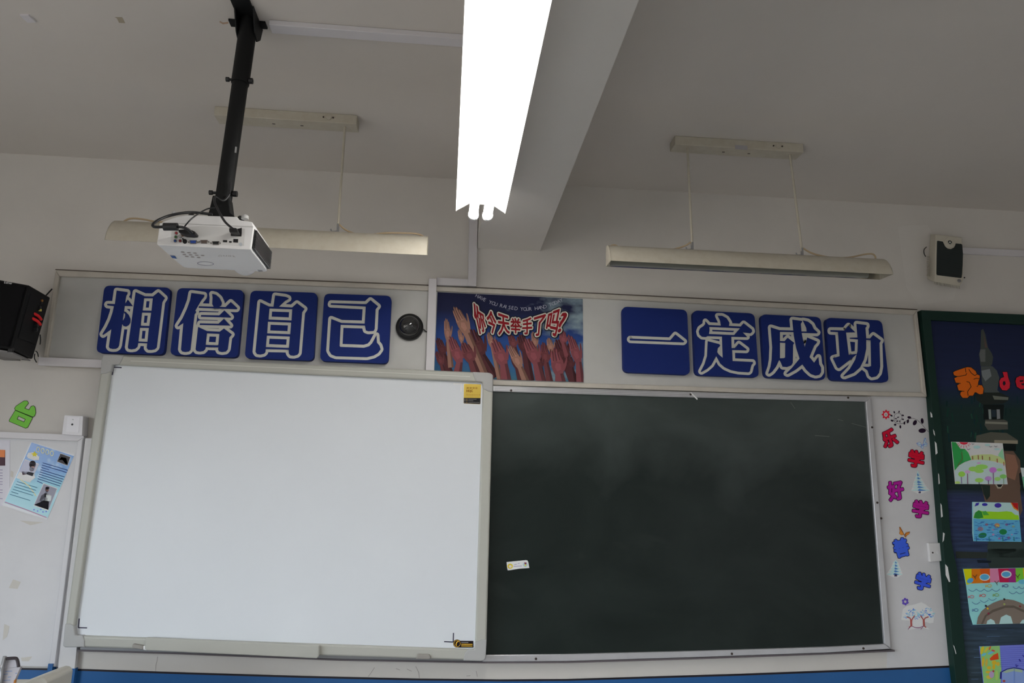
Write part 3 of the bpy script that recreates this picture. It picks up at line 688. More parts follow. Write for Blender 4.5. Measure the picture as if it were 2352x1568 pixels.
mb = MB(); slab(mb, CO([(640, 630), (880, 632), (884, 738), (640, 738)] ), YWS, YWS + .001, ink(24, 18, 22, ES)); mb.prism(wp(CO(ell(622, 674, 62, 64, 24)), YWS + .0012), (0, .0012, 0), ink(24, 18, 22, ES)); st = mb.build('phone_sticker', t, label='small black sticker with a gold telephone receiver')
GLD = ink(196, 150, 50, ES)
mb = MB(); stroke(mb, CO(ell(622, 674, 50, 52, 20)), .9, YWS + .0016, GLD, closed=True); stroke(mb, CO([(640, 640), (615, 655), (603, 690), (612, 702)]), 2.2, YWS + .0016, GLD)
for y_, c_ in ((656, ink(140, 136, 140, ES)), (684, GLD), (712, GLD)): stroke(mb, CO([(688, y_), (800 if y_ < 660 else 866, y_ + 2)]), 1.9 if y_ > 660 else 1.2, YWS + .0016, c_, joins=False)
mb.build('sticker_print', st, merge=False)
# pen tray hooked on the lower rail
mb = MB(); slab(mb, [(334, 1464), (340, 1464.3), (733, 1482.5), (732.5, 1505), (728, 1512), (336, 1493.5), (332, 1490)], YW1 - .002, YW1 + .020, M_WBFRAME); tr = mb.build('pen_tray', t, bevel=0.004)
mb = MB(); slab(mb, [(304, 1478), (329, 1483), (328, 1492), (303, 1487)], YW1 - .004, YW1 + .016, mat('taupe_rubber', (0.34, 0.32, 0.29), 0.6)); mb.build('rubber_stop', t, bevel=0.004)
mb = MB(); slab(mb, [(958, 1502), (986, 1502.5), (990, 1511), (985, 1514.5), (955, 1513.5)], YW1 - .004, YW1 + .012, mat('taupe_rubber', (0.34, 0.32, 0.29), 0.6)); mb.build('rubber_stop', t, bevel=0.004)
mb = MB(); slab(mb, [(329, 1483), (336, 1483.5), (336, 1493), (329, 1491)], YW1 - .003, YW1 + .018, M_WHITE); mb.build('tray_collar', t)

# ================================================================ LEFT: notice board, flyers, box, loudspeaker
CH = crop(0, 880, 4.612)
t = thing('notice_board', 'white notice board with pale frame at the left edge', 'notice board', at(60, 1500, Y=0))
mb = MB(); slab(mb, [(-330, 990), (190, 1008), (136, 1531), (-360, 1518)], 0.0, 0.014, mat('notice_board_white', (0.73, 0.725, 0.745), 0.5, mottle=0.06, mscale=5)); mb.build('board_face', t)
mb = MB(); slab(mb, [(-330, 978), (0, 991), (190, 999), (193, 1003), (178, 1012.5), (0, 1005), (-330, 992)], 0.0, 0.030, M_TRUNK); mb.build('frame_rail', t, bevel=0.003)
mb = MB(); slab(mb, [(193, 1003), (190, 1010), (126, 1531), (112, 1531), (178, 1012.5)], 0.0, 0.026, mat('frame_white', (0.72, 0.71, 0.735), 0.45)); mb.build('frame_rail', t, bevel=0.003)
a, b_ = at(111, 1524, Y=-.03), at(122, 1524, Y=-.03)
mb = MB(); mb.box((a.x, -0.031, 0.0), (b_.x, -0.001, a.z), M_BLUE); mb.build('painted_post', t)
for q in ([(30, 1330), (48, 1336), (40, 1352), (20, 1350)], [(10, 1432), (22, 1438), (16, 1462), (6, 1470)], [(48, 1510), (74, 1507), (66, 1518), (50, 1518)], [(45, 1195), (100, 1199), (70, 1206)], [(25, 1080), (31, 1084), (30, 1096), (24, 1094)]):
    mb = MB(); flat(mb, q, .0146, mat('tape_stain', (0.64, 0.61, 0.56), 0.5)); mb.build('tape_stain', t)

EL = 0.52
t = thing('printed_flyer', 'blue laminated flyer with two portrait photos taped on the left notice board', 'flyer', at(90, 1100, Y=-.014))
M_FLY = bpy.data.materials.new('flyer_print'); M_FLY.use_nodes = True
nt = M_FLY.node_tree; b = nt.nodes['Principled BSDF']; b.inputs['Roughness'].default_value = 0.22
geo = nt.nodes.new('ShaderNodeNewGeometry'); sep = nt.nodes.new('ShaderNodeSeparateXYZ'); nt.links.new(geo.outputs['Position'], sep.inputs[0])
mr = nt.nodes.new('ShaderNodeMapRange'); mr.inputs[1].default_value = at(60, 1180, Y=-.015).z; mr.inputs[2].default_value = at(110, 1020, Y=-.015).z; nt.links.new(sep.outputs['Z'], mr.inputs[0])
r1 = nt.nodes.new('ShaderNodeValToRGB'); nt.links.new(mr.outputs[0], r1.inputs[0]); e = r1.color_ramp.elements
e[0].color = (0.38, 0.70, 0.78, 1); e[1].color = (0.05, 0.19, 0.55, 1); x = e.new(.42); x.color = (0.20, 0.53, 0.66, 1); x = e.new(.62); x.color = (0.06, 0.24, 0.58, 1)
nz = nt.nodes.new('ShaderNodeTexNoise'); nz.inputs['Scale'].default_value = 14; nt.links.new(geo.outputs['Position'], nz.inputs['Vector'])
r2 = nt.nodes.new('ShaderNodeValToRGB'); r2.color_ramp.elements[0].position = .58; r2.color_ramp.elements[1].position = .82; nt.links.new(nz.outputs['Fac'], r2.inputs[0])
mxc = nt.nodes.new('ShaderNodeMixRGB'); nt.links.new(r2.outputs[0], mxc.inputs[0]); nt.links.new(r1.outputs[0], mxc.inputs[1]); mxc.inputs[2].default_value = (.5, .7, .8, 1); nt.links.new(mxc.outputs[0], b.inputs['Base Color'])
mb = MB(); slab(mb, CH([(330, 620), (790, 760), (500, 1445), (22, 1290)]), .0146, .0152, mat('laminate_edge', (0.72, 0.74, 0.78), 0.2)); mb.build('laminate', t)
mb = MB(); flat(mb, CH([(335, 626), (782, 770), (505, 1425), (45, 1265)]), .0156, M_FLY); mb.build('flyer_print', t)
def photo(q, cols):
    mb = MB(); flat(mb, q, .0160, ink(208, 210, 220, EL)); 
    for pts, c_ in cols: flat(mb, pts, .0163, ink(*c_, EL))
    return mb.build('portrait_photo', t)
photo(CH([(262, 803), (413, 853), (320, 1052), (172, 1002)]), [(CH([(262, 812), (404, 857), (345, 985), (200, 935)]), (158, 160, 176)), (CH([(262, 975), (300, 935), (360, 950), (372, 1000), (315, 1045), (255, 1022)]), (188, 194, 204)), (CH([(230, 935), (290, 935), (300, 960), (240, 970)]), (66, 52, 58)), (CH(ell(345, 860, 36, 42)), (36, 32, 36)), (CH(ell(340, 895, 28, 42, rot=.3)), (184, 150, 148))])
photo(CH([(460, 1058), (610, 1112), (510, 1352), (356, 1295)]), [(CH([(464, 1066), (602, 1116), (512, 1340), (362, 1288)]), (124, 124, 136)), (CH([(362, 1288), (420, 1230), (520, 1250), (512, 1340)]), (48, 46, 54)), (CH([(445, 1180), (490, 1150), (545, 1190), (540, 1240), (470, 1280), (415, 1240)]), (176, 182, 192)), (CH([(470, 1170), (495, 1165), (480, 1250), (465, 1240)]), (60, 60, 74)), (CH(ell(498, 1125, 20, 28)), (120, 84, 78)), (CH(ell(502, 1108, 22, 14)), (40, 32, 32))])
photo(CH([(640, 740), (750, 780), (715, 876), (602, 830)]), [(CH([(640, 745), (745, 782), (712, 870), (605, 828)]), (62, 60, 62)), (CH([(650, 780), (700, 790), (720, 860), (690, 850), (660, 810), (620, 815)]), (176, 176, 180))])
mb = MB(); TXT = ink(28, 46, 96, EL)
for k in range(9):
    x0, y0 = 452 - k * 7.5, 842 + k * 24
    stroke(mb, CH([(x0, y0), (x0 + (265 if k not in (2, 8) else 90) - k * 4, y0 + (78 if k not in (2, 8) else 26))]), 1.5, .0160, TXT, joins=False)
for k in range(6):
    x0, y0 = 180 - k * 15, 1040 + k * 27
    stroke(mb, CH([(x0, y0), (x0 + (215 if k != 4 else 75), y0 + (66 if k != 4 else 22))]), 1.3, .0160, ink(44, 84, 108, EL), joins=False)
stroke(mb, CH([(215, 1018), (310, 1090), (380, 1190)]), 2.4, .0159, ink(186, 188, 150, EL))
stroke(mb, CH([(55, 1258), (270, 1335), (490, 1420)]), 2.2, .0160, ink(150, 116, 140, EL))
for x_, y_ in ((360, 1338), (398, 1352), (432, 1336), (455, 1362), (488, 1358)): flat(mb, CH(ell(x_, y_, 8, 8, 8)), .0161, ink(96, 104, 190, EL))
flat(mb, CH([(285, 770), (300, 735), (345, 730), (380, 745), (415, 780), (412, 812), (360, 815), (295, 790)]), .0160, ink(206, 214, 228, EL))
flat(mb, CH([(330, 745), (355, 738), (365, 718), (378, 740), (400, 745), (383, 760), (385, 778), (365, 768), (345, 775), (350, 758)]), .0163, ink(212, 170, 60, EL))
for k in range(4): stroke(mb, CH(ell(405 + k * 48, 700 + k * 14, 17, 26, 10)), 1.6, .0163, ink(206, 180, 150, EL), closed=True)
mb.build('flyer_text', t, merge=False)
t = thing('printed_sheet', 'white printed sheet with an orange photo, cut off by the left picture edge', 'flyer', at(5, 1080, Y=-.014))
mb = MB(); slab(mb, [(-120, 1006), (23, 1011), (22, 1130), (6, 1162), (-130, 1158)], .0146, .0150, mat('sheet_paper', (0.70, 0.68, 0.755), 0.4)); mb.build('paper', t)
mb = MB(); flat(mb, [(-60, 1030), (12, 1033), (12, 1069), (-60, 1070)], .0154, ink(70, 52, 60, EL)); flat(mb, [(-60, 1030), (12, 1033), (11, 1050), (-60, 1046)], .0156, ink(196, 110, 72, EL)); mb.build('photo_print', t)
mb = MB()
for y_ in (1079, 1086, 1092, 1099, 1106, 1112, 1125, 1131, 1145): stroke(mb, [(-80, y_ - 3), (6, y_)], 1.4, .0154, ink(110, 102, 128, EL), joins=False)
mb.build('text_lines', t)

# green paper-cut character
CG_ = CH
def cutout(name, label, parts, dark, colour, group=None, yf=0.0005, yb=0.0, edge=2.2, cat='cutout'):
    cx = sum(p[0] for p in parts[0][0]) / len(parts[0][0]); cy = sum(p[1] for p in parts[0][0]) / len(parts[0][0])
    t = thing(name, label, cat, at(cx, cy, Y=-yb), group)
    m1, m2 = MB(), MB()
    for loops in parts:
        slab(m1, loops[0], yb, yb + .0015, dark) if len(loops) == 1 else flat(m1, loops[0], yb + .0015, dark, loops[1:])
        for l in loops: stroke(m1, l, edge * 2, yb + .0015, dark, closed=True)
        flat(m2, loops[0], yb + .0022, colour, loops[1:])
    m1.build('dark_backing', t, merge=False); m2.build('coloured_face', t, merge=False)
    return t
cutout('paper_character', 'green paper character 台 with black outline on the left wall', [[CH([(155, 268), (170, 243), (255, 187), (288, 188), (300, 210), (258, 264), (308, 284), (330, 245), (354, 239), (370, 254), (377, 310), (367, 343), (350, 355), (165, 282)])], [CH([(162, 288), (343, 364), (293, 466), (270, 474), (99, 402), (99, 390)]), CH([(195, 345), (270, 380), (255, 412), (178, 380)])]], ink(14, 22, 12, EL), ink(98, 158, 62, EL), edge=1.0)

# white junction box
t = thing('junction_box', 'white surface-mounted outlet box with a dark centre hole', 'outlet', at(170, 975, Y=0))
f4 = CH([(683, 338), (880, 348), (868, 555), (655, 540)])
mb = MB(); slab(mb, rrect(f4, 1.5, 2), 0.0, 0.052, mat('outlet_white', (0.74, 0.72, 0.75), 0.35)); mb.build('housing', t, bevel=0.003)
mb = MB(); slab(mb, CH([(715, 355), (845, 362), (832, 520), (700, 512)]), 0.052, 0.0535, mat('outlet_face', (0.80, 0.78, 0.82), 0.3)); mb.build('face_plate', t)
mb = MB(); mb.lathe([(.0045, 0), (.0045, .001)], at(166, 974.5, Y=-.0535), (0, -1, 0), M_BLACK, 14); mb.build('socket_hole', t)
mb = MB(); slab(mb, CH([(765, 378), (780, 379), (779, 390), (764, 389)]), .0535, .054, mat('mark_grey', (.5, .5, .5), .5)); mb.build('printed_mark', t)

# black loudspeaker on a bracket
sp = thing('loudspeaker', 'black boxy loudspeaker on a grey wall bracket at the left edge', 'speaker', at(60, 830, Y=0))
A, B, C_, D_ = at(68, 655, Y=-.34), at(27, 803, Y=-.34), at(116, 683, Y=-.12), at(75, 825, Y=-.12)
Wv = Vector((-0.186, -0.030, 0.022))
mb = MB(); mb.hexa([A, B, D_, C_, A + Wv, B + Wv, D_ + Wv, C_ + Wv], mat('black_vinyl', (0.006, 0.006, 0.0068), 0.6, spec=.2)); mb.build('cabinet', sp, bevel=0.006)
dv = (B - A); dn = (C_ - A)
def side(u, v, k=0.0): return A + dn * u + dv * v + Vector((1, 0, 0)) * k
fr = lambda u, v, k=0.0: A + Wv * u + dv * v + Vector((0, -1, 0)) * k
mb = MB(); mb.prism([fr(.05, .03, .012), fr(.05, .97, .012), fr(.95, .97, .012), fr(.95, .03, .012)], (0, .011, 0), mat('black_grille_cloth', (0.005, 0.005, 0.006), 0.8, spec=.15, bump=.3, bscale=900)); g = mb.build('front_grille', sp, bevel=0.004)
mb = MB()
_fn = Wv.cross(dv).normalized()
_fp = fr(.5, .5, .0135)
def to_sp(pts): return [on_plane(x, y, _fp, _fn) for x, y in pts]
text(mb, 'Edifier', 9.5, 650.5, 5.2, 0, ink(190, 186, 188, .35), (0.985, 0.12), to3=to_sp); mb.build('logo', g, merge=False)
mb = MB(); mb.prism([side(.12, .10, .001), side(.88, .13, .001), side(.88, .80, .001), side(.12, .80, .001)], (-.0008, 0, 0), mat('terminal_plate', (0.008, 0.008, 0.009), 0.6, spec=.2)); mb.build('terminal_panel', sp)
CLs = crop(0, 620, 6.535)
for (x_, y_), c_ in (((540, 685), (140, 26, 28)), ((525, 762), (140, 26, 28))):
    p = at(x_ / 6.535, 620 + y_ / 6.535, Y=-.21); p.x = side(.55, .5).x + .004
    mb = MB(); mb.tube([p + Vector((-.004, -.03, .006)), p + Vector((.006, 0, 0)), p + Vector((.002, .035, -.008))], .0062, ink(*c_, .28), 10); mb.build('red_terminal', sp, smooth=True)
for (x_, y_), c_ in (((522, 455), (90, 60, 30)), ((625, 603), (130, 120, 60))):
    p = at(x_ / 6.535, 620 + y_ / 6.535, Y=-.2); p.x = side(.5, .3).x + .002
    mb = MB(); mb.lathe([(.005, -.004), (.0055, .005), (.002, .006)], p, (1, 0, 0), ink(*c_, .28), 12); mb.build('rca_socket', sp)
for (x_, y_) in ((600, 490), (560, 560), (600, 590), (470, 830), (430, 880), (520, 900)):
    p = at(x_ / 6.535, 620 + y_ / 6.535, Y=-.2); p.x = side(.5, .5).x + .001
    mb = MB(); mb.lathe([(.008, -.004), (.007, .008), (.003, .009)], p, (1, 0, 0), mat('knob_black', (.02, .02, .022), .35), 14); mb.build('knob', sp)
mb = MB(); mb.tube([at(106, 678, Y=-.10), at(119.5, 663.5, Y=-.08)], .0032, M_BLACK, smooth=False); mb.build('aerial', sp)
for w_ in ([at(92, 768, Y=-.10), at(93, 780, Y=-.09), at(92, 791, Y=-.08)], [at(82, 806, Y=-.06), at(86, 810, Y=-.06), at(88, 819, Y=-.05)], [at(80, 812, Y=-.06), at(79, 822, Y=-.055), at(84, 832, Y=-.04)]):
    mb = MB(); mb.tube(w_, .0023, M_RUBBER); mb.build('speaker_wire', sp, smooth=True)
# bracket: shelf plate under the cabinet with feet
bz = 2.150
mb = MB(); q = [at(-60, 793, Y=-.33), at(30, 808, Y=-.33), at(70, 826, Y=-.13), at(-20, 812, Y=-.13)]
mb.prism(q, (0, 0, -.006), mat('bracket_grey', (0.22, 0.21, 0.21), 0.5, metal=.3)); mb.box((q[3].x - .02, -.13, q[3].z - .006), (q[3].x + .05, -.0004, q[3].z), mat('bracket_grey', (0.22, 0.21, 0.21), 0.5)); mb.build('bracket', sp)
for px, py, yy in ((25, 804.5, -.33), (57, 822, -.15)):
    p = at(px, py, Y=yy); mb = MB(); mb.lathe([(.011, -.008), (.011, .010)], p, (0, 0, 1), M_BLACK, 14); mb.build('rubber_foot', sp)

# ================================================================ RIGHT: paper strip with decorations
mb = MB(); slab(mb, [(1999, 906), (2130, 913), (2138, 960), (2150, 1080), (2162, 1200), (2172, 1330), (2184, 1450), (2192, 1527), (2037, 1534), (2038, 1500), (2020, 1200)], 0.0, 0.0015, mat('white_paper_strip', (0.73, 0.72, 0.735), 0.55, mottle=.05, mscale=7))
ps = tag(mb.build('paper_strip'), 'tall white papered wall strip between the blackboard and the green board', 'paper')
Y0 = 0.0015
CF = crop(1990, 900, 5.225); CG = crop(1990, 1180, 4.125)
EF = 0.42
def puffy(ch, q, colr, label, fat=1.9, dk=None, E=EF):
    q = [tuple(p) for p in q]
    cx = sum(p[0] for p in q) / 4; cy = sum(p[1] for p in q) / 4
    qi = [(cx + (x - cx) * 0.88, cy + (y - cy) * 0.88) for x, y in q]
    t = thing('paper_character', label, 'cutout', at(cx, cy, Y=-Y0), 'puffy paper characters on the white strip')
    m1, m2, m3 = MB(), MB(), MB()
    letter(m1, ch, qi, Y0 + .0016, dk or ink(30, 12, 30, E), fat + 1.3); m1.build('dark_backing', t, merge=False)
    letter(m2, ch, qi, Y0 + .0030, ink(*colr, E), fat); m2.build('coloured_face', t, merge=False)
    return t
puffy('乐', CF([(165, 478), (325, 418), (402, 630), (215, 692)]), (150, 14, 40), 'red puffy paper character 乐 under the flower vine sticker')
puffy('学', CF([(512, 676), (702, 716), (688, 930), (488, 890)]), (156, 12, 36), 'red puffy paper character 学 above the larger blue fir tree sticker')
puffy('好', CF([(235, 1075), (430, 1040), (468, 1285), (275, 1325)]), (128, 22, 112), 'purple puffy paper character 好 left of the larger blue fir tree sticker')
puffy('学', CF([(562, 1280), (756, 1312), (745, 1535), (540, 1500)]), (132, 22, 104), 'purple puffy paper character 学 beneath the larger blue fir tree sticker')
puffy('善', CG([(228, 248), (380, 208), (424, 392), (285, 430)]), (46, 72, 168), 'blue puffy paper character 善 below the orange butterfly')
puffy('学', CG([(478, 536), (624, 582), (598, 748), (444, 702)]), (46, 68, 164), 'blue puffy paper character 学 below the wall plate')

def sticker(name, label, cat, c): return thing(name, label, cat, at(*c, Y=-Y0))
# flower vine
t = sticker('vine_sticker', 'black leafy vine wall sticker with one red flower', 'sticker', CF([(450, 350)])[0])
mb = MB(); VB = ink(26, 14, 30, EF)
stroke(mb, CF([(395, 352), (350, 345), (330, 310), (340, 270), (375, 250), (412, 262), (430, 300), (415, 338), (390, 345)]), .7, Y0 + .0008, VB)
stroke(mb, CF([(325, 330), (345, 365), (390, 383), (440, 375), (480, 345), (515, 318), (560, 315), (610, 335), (660, 380), (700, 430), (745, 478)]), .8, Y0 + .0008, VB); mb.build('stem', t, merge=False)
for x_, y_, a_, b__, r_ in ((335, 243, 9, 15, -.3), (392, 237, 8, 14, .2), (437, 280, 15, 9, .3), (438, 327, 13, 8, .2), (300, 283, 16, 10, .5), (308, 343, 18, 11, .3), (345, 392, 15, 13, 0), (407, 417, 11, 20, -.1), (456, 372, 10, 20, .1), (498, 352, 13, 24, .2), (515, 305, 24, 15, .2), (582, 368, 22, 34, .5), (670, 347, 18, 34, -.1), (670, 463, 45, 28, -.05), (380, 303, 16, 6, -.3), (355, 320, 14, 6, .4), (370, 350, 7, 12, .4), (402, 356, 6, 11, -.2)):
    mb = MB(); flat(mb, CF(ell(x_, y_, a_, b__, 12, r_)), Y0 + .0010, VB); mb.build('leaf', t)
mb = MB(); pts = []
for k in range(32):
    a = 2 * math.pi * k / 32; r_ = 46 + 10 * math.cos(8 * a); pts.append((236 + r_ * math.cos(a), 270 + r_ * 1.1 * math.sin(a)))
flat(mb, CF(pts), Y0 + .0012, ink(176, 30, 46, EF)); flat(mb, CF(ell(234, 271, 22, 26)), Y0 + .0014, ink(212, 200, 190, EF)); stroke(mb, CF(ell(234, 272, 8, 11, 10)), .8, Y0 + .0016, VB, closed=True); mb.build('flower', t, label='red flower with white centre', merge=False)
# butterflies
def butterfly(T, c, wings, colr, dark, label):
    t = sticker('butterfly_sticker', label, 'sticker', T([c])[0])
    for w_ in wings:
        mb = MB(); flat(mb, T(w_), Y0 + .0012, ink(*colr, EF)); P = T(w_); stroke(mb, [P[0], P[len(P) // 2]], .9, Y0 + .0015, ink(*dark, EF), joins=False); stroke(mb, P, .6, Y0 + .0014, ink(*dark, EF), closed=True, joins=False); mb.build('wing', t)
butterfly(CF, (680, 620), ([(670, 640), (640, 600), (602, 615), (625, 645), (650, 650)], [(675, 640), (690, 600), (692, 565), (708, 550), (718, 575), (705, 615)], [(680, 640), (715, 605), (730, 620), (722, 650), (695, 652)], [(668, 645), (650, 650), (655, 668), (678, 680), (685, 655)]), (150, 172, 206), (66, 96, 160), 'small pale blue butterfly sticker right of the red 乐')
butterfly(CG, (360, 180), ([(358, 195), (345, 170), (322, 125), (312, 122), (318, 165), (312, 185), (330, 200)], [(362, 195), (375, 175), (412, 168), (405, 188), (382, 205)], [(360, 198), (380, 205), (375, 222), (360, 212)]), (178, 106, 44), (90, 46, 22), 'orange butterfly sticker on top of the blue 善')
# snowy fir trees
def fir(T, tiers, label, base):
    t = sticker('tree_sticker', label, 'sticker', T([base])[0])
    mbw = MB(); L = [(a[0], a[2]) for a in tiers]; R = [(a[1], a[2]) for a in tiers]
    flat(mbw, T([(L[0][0], L[0][1])] + R[1:] + [(base[0] + 20, base[1] + 12), (base[0] - 20, base[1] + 12)] + L[1:][::-1]), Y0 + .0008, ink(186, 192, 204, EF)); mbw.build('white_backing', t)
    for (x0, x1, y), (x2, x3, y2) in zip(tiers, tiers[1:]):
        mb = MB(); xm = (x0 + x1) / 2
        flat(mb, T([(xm, y - 4), (x3, y2), (x3 - (x3 - x2) * .25, y2 + 8), (xm, y2 - 2), (x2 + (x3 - x2) * .25, y2 + 8), (x2, y2)]), Y0 + .0012, ink(142, 182, 208, EF))
        flat(mb, T([(xm - 4, y + (y2 - y) * .45), (x3 - (x3 - x2) * .2, y2 + 2), (xm, y2 + 8), (xm - (x3 - x2) * .12, y2)]), Y0 + .0014, ink(66, 100, 146, EF)); mb.build('branch_tier', t)
    mb = MB(); flat(mb, T([(base[0] - 12, base[1] - 18), (base[0] + 12, base[1] - 18), (base[0] + 14, base[1] + 4), (base[0] - 14, base[1] + 4)]), Y0 + .0014, ink(56, 50, 76, EF)); mb.build('trunk', t)
fir(CF, [(612, 618, 945), (600, 642, 1000), (580, 665, 1040), (562, 690, 1085), (558, 705, 1110), (550, 730, 1145), (535, 765, 1180)], 'larger snowy blue fir tree sticker between the two 学 characters', (640, 1210))
fir(CG, [(272, 282, 438), (252, 302, 462), (240, 312, 492), (225, 325, 520), (208, 335, 545), (188, 345, 572)], 'smaller snowy blue fir tree sticker under the blue 善', (278, 588))
# purple flower ring
t = sticker('flower_sticker', 'tiny purple flower ring sticker above the twin trees', 'sticker', CG([(368, 830)])[0])
mb = MB(); 
for k in range(6):
    a = k * math.pi / 3 + .4; stroke(mb, CG(ell(368 + 22 * math.cos(a), 830 + 24 * math.sin(a), 7, 8, 8)), 2.0, Y0 + .001, ink(66, 44, 140, EF), closed=True)
mb.build('petal_ring', t, merge=False)
# twin trees
t = sticker('tree_sticker', 'twin winding trees sticker with blue frosted crowns and brown trunks', 'sticker', CG([(490, 1000)])[0])
mb = MB(); flat(mb, CG([(345, 1005), (330, 1000), (345, 900), (385, 870), (460, 855), (520, 835), (560, 855), (620, 900), (645, 960), (635, 1030), (600, 1035), (560, 1020), (545, 1050), (600, 1095), (520, 1075), (400, 1100), (415, 1060), (405, 1010)]), Y0 + .0008, ink(180, 182, 192, EF)); mb.build('white_backing', t)
random.seed(3)
mb = MB()
for cx, cy in ((425, 940), (565, 930)):
    for k in range(46):
        a = random.uniform(math.pi * 0.9, math.pi * 2.1); r0 = random.uniform(15, 62); x_, y_ = cx + r0 * math.cos(a) * 1.15, cy + 40 + r0 * math.sin(a) * 1.25
        L = random.uniform(10, 26); a2 = a + random.uniform(-.6, .6) + .7
        stroke(mb, CG([(x_, y_), (x_ + L * math.cos(a2), y_ + L * .6 * math.sin(a2))]), random.uniform(1.0, 2.0), Y0 + .0010 + k * .000004, ink(*random.choice([(72, 110, 180), (110, 158, 206), (54, 78, 150), (96, 140, 190)]), EF), joins=False)
mb.build('frosted_crown', t, merge=False)
for x_, s2 in ((425, 1), (545, -1)):
    mb = MB(); TB = ink(128, 66, 62, EF)
    stroke(mb, CG([(x_ - 18 * s2, 1072), (x_, 1060), (x_ - 2, 1010), (x_ - 12 * s2, 985), (x_ - 40 * s2, 975)]), 2.6, Y0 + .0014, TB); stroke(mb, CG([(x_, 1050), (x_ + 6 * s2, 1000), (x_ + 30 * s2, 965)]), 2.6, Y0 + .0014, TB); stroke(mb, CG([(x_, 1060), (x_ + 40 * s2, 1076), (x_ + 70 * s2, 1078)]), 1.4, Y0 + .0014, ink(96, 44, 80, EF)); stroke(mb, CG([(x_ - 10, 1070), (x_ - 30, 1092)]), 1.2, Y0 + .0014, ink(96, 44, 80, EF))
    stroke(mb, CG([(x_ - 2, 1010), (x_ + 1, 1055)]), 4.6, Y0 + .0013, TB); mb.build('trunk', t, merge=False)
# wall plate
t = thing('wall_plate', 'white blank wall plate with two screws at the edge of the paper strip', 'wall plate', at(2152, 1270, Y=-Y0))
mb = MB(); slab(mb, CG([(588, 276), (735, 274), (758, 442), (605, 455)]), Y0, Y0 + .016, M_WALLP); mb.build('plate', t, bevel=0.003)
for x_, y_ in ((628, 366), (730, 366)):
    mb = MB(); mb.lathe([(.004, 0), (.004, .0012)], at(*CG([(x_, y_)])[0], Y=-Y0 - .016), (0, -1, 0), M_RUST, 10); mb.build('screw', t)
mb = MB(); mb.lathe([(.008, 0), (.0078, .002), (.004, .0024)], at(*CG([(682, 366)])[0], Y=-Y0 - .016), (0, -1, 0), M_WALLP, 16); mb.build('button', t)

# ================================================================ GREEN BOARD with mural on the right
ER = 0.30
M_GREENF = mat('dark_green_frame', (0.008, 0.033, 0.025), 0.55, spec=.25)
gb = thing('mural_board', 'dark green framed board with a night mural of a stone pagoda', 'board', at(2300, 1560, Y=0))
M_MUR = bpy.data.materials.new('mural_print'); M_MUR.use_nodes = True
nt = M_MUR.node_tree; b = nt.nodes['Principled BSDF']; b.inputs['Roughness'].default_value = 0.6; b.inputs['Specular IOR Level'].default_value = 0.25
geo = nt.nodes.new('ShaderNodeNewGeometry'); sep = nt.nodes.new('ShaderNodeSeparateXYZ'); nt.links.new(geo.outputs['Position'], sep.inputs[0])
mr = nt.nodes.new('ShaderNodeMapRange'); mr.inputs[1].default_value = at(2270, 1560, Y=-.03).z; mr.inputs[2].default_value = at(2220, 730, Y=-.03).z; nt.links.new(sep.outputs['Z'], mr.inputs[0])
nz = nt.nodes.new('ShaderNodeTexNoise'); nz.inputs['Scale'].default_value = 7; nz.inputs['Detail'].default_value = 5; nt.links.new(geo.outputs['Position'], nz.inputs['Vector'])
mp = nt.nodes.new('ShaderNodeMapping'); mp.inputs['Scale'].default_value = (3, 3, 42); nt.links.new(geo.outputs['Position'], mp.inputs['Vector'])
nz2 = nt.nodes.new('ShaderNodeTexNoise'); nz2.inputs['Scale'].default_value = 1.5; nz2.inputs['Detail'].default_value = 4; nt.links.new(mp.outputs[0], nz2.inputs['Vector'])
r1 = nt.nodes.new('ShaderNodeValToRGB'); nt.links.new(mr.outputs[0], r1.inputs[0]); e = r1.color_ramp.elements
e[0].color = (0.05, 0.085, 0.11, 1); e[1].color = (0.010, 0.018, 0.065, 1)
for p_, c_ in ((.28, (0.035, 0.060, 0.12)), (.42, (0.035, 0.050, 0.14)), (.475, (0.040, 0.055, 0.15)), (.50, (0.012, 0.028, 0.028)), (.60, (0.010, 0.034, 0.030)), (.73, (0.011, 0.036, 0.034)), (.80, (0.016, 0.026, 0.085))):
    x = e.new(p_); x.color = (*c_, 1)
r3 = nt.nodes.new('ShaderNodeValToRGB'); nt.links.new(nz2.outputs['Fac'], r3.inputs[0]); r3.color_ramp.elements[0].position = .3; r3.color_ramp.elements[0].color = (.55, .55, .55, 1); r3.color_ramp.elements[1].position = .75; r3.color_ramp.elements[1].color = (1.35, 1.35, 1.35, 1)
mul = nt.nodes.new('ShaderNodeMixRGB'); mul.blend_type = 'MULTIPLY'; mul.inputs[0].default_value = 1; nt.links.new(r1.outputs[0], mul.inputs[1]); nt.links.new(r3.outputs[0], mul.inputs[2]); _f = nt.nodes.new('ShaderNodeMapRange'); _f.inputs[1].default_value = .62; _f.inputs[2].default_value = .42; _f.inputs[3].default_value = .15; _f.inputs[4].default_value = 1.0; nt.links.new(mr.outputs[0], _f.inputs[0]); nt.links.new(_f.outputs[0], mul.inputs[0]); nt.links.new(mul.outputs[0], b.inputs['Base Color'])
OUT = [(2118, 713), (2352, 723), (2540, 732), (2640, 1700), (2215, 1700), (2193, 1530), (2168, 1250), (2140, 905)]
YM = 0.020
mb = MB(); slab(mb, OUT, 0.002, YM, M_MUR); mb.build('mural_print', gb)
INN = [(2136, 734), (2352, 744.5), (2515, 752)]
mb = MB(); slab(mb, [(2116, 712), (2352, 722), (2540, 731), (2515, 752), (2352, 744.5), (2136, 734)], 0.0022, 0.040, M_GREENF); mb.build('frame_rail', gb, bevel=.002)
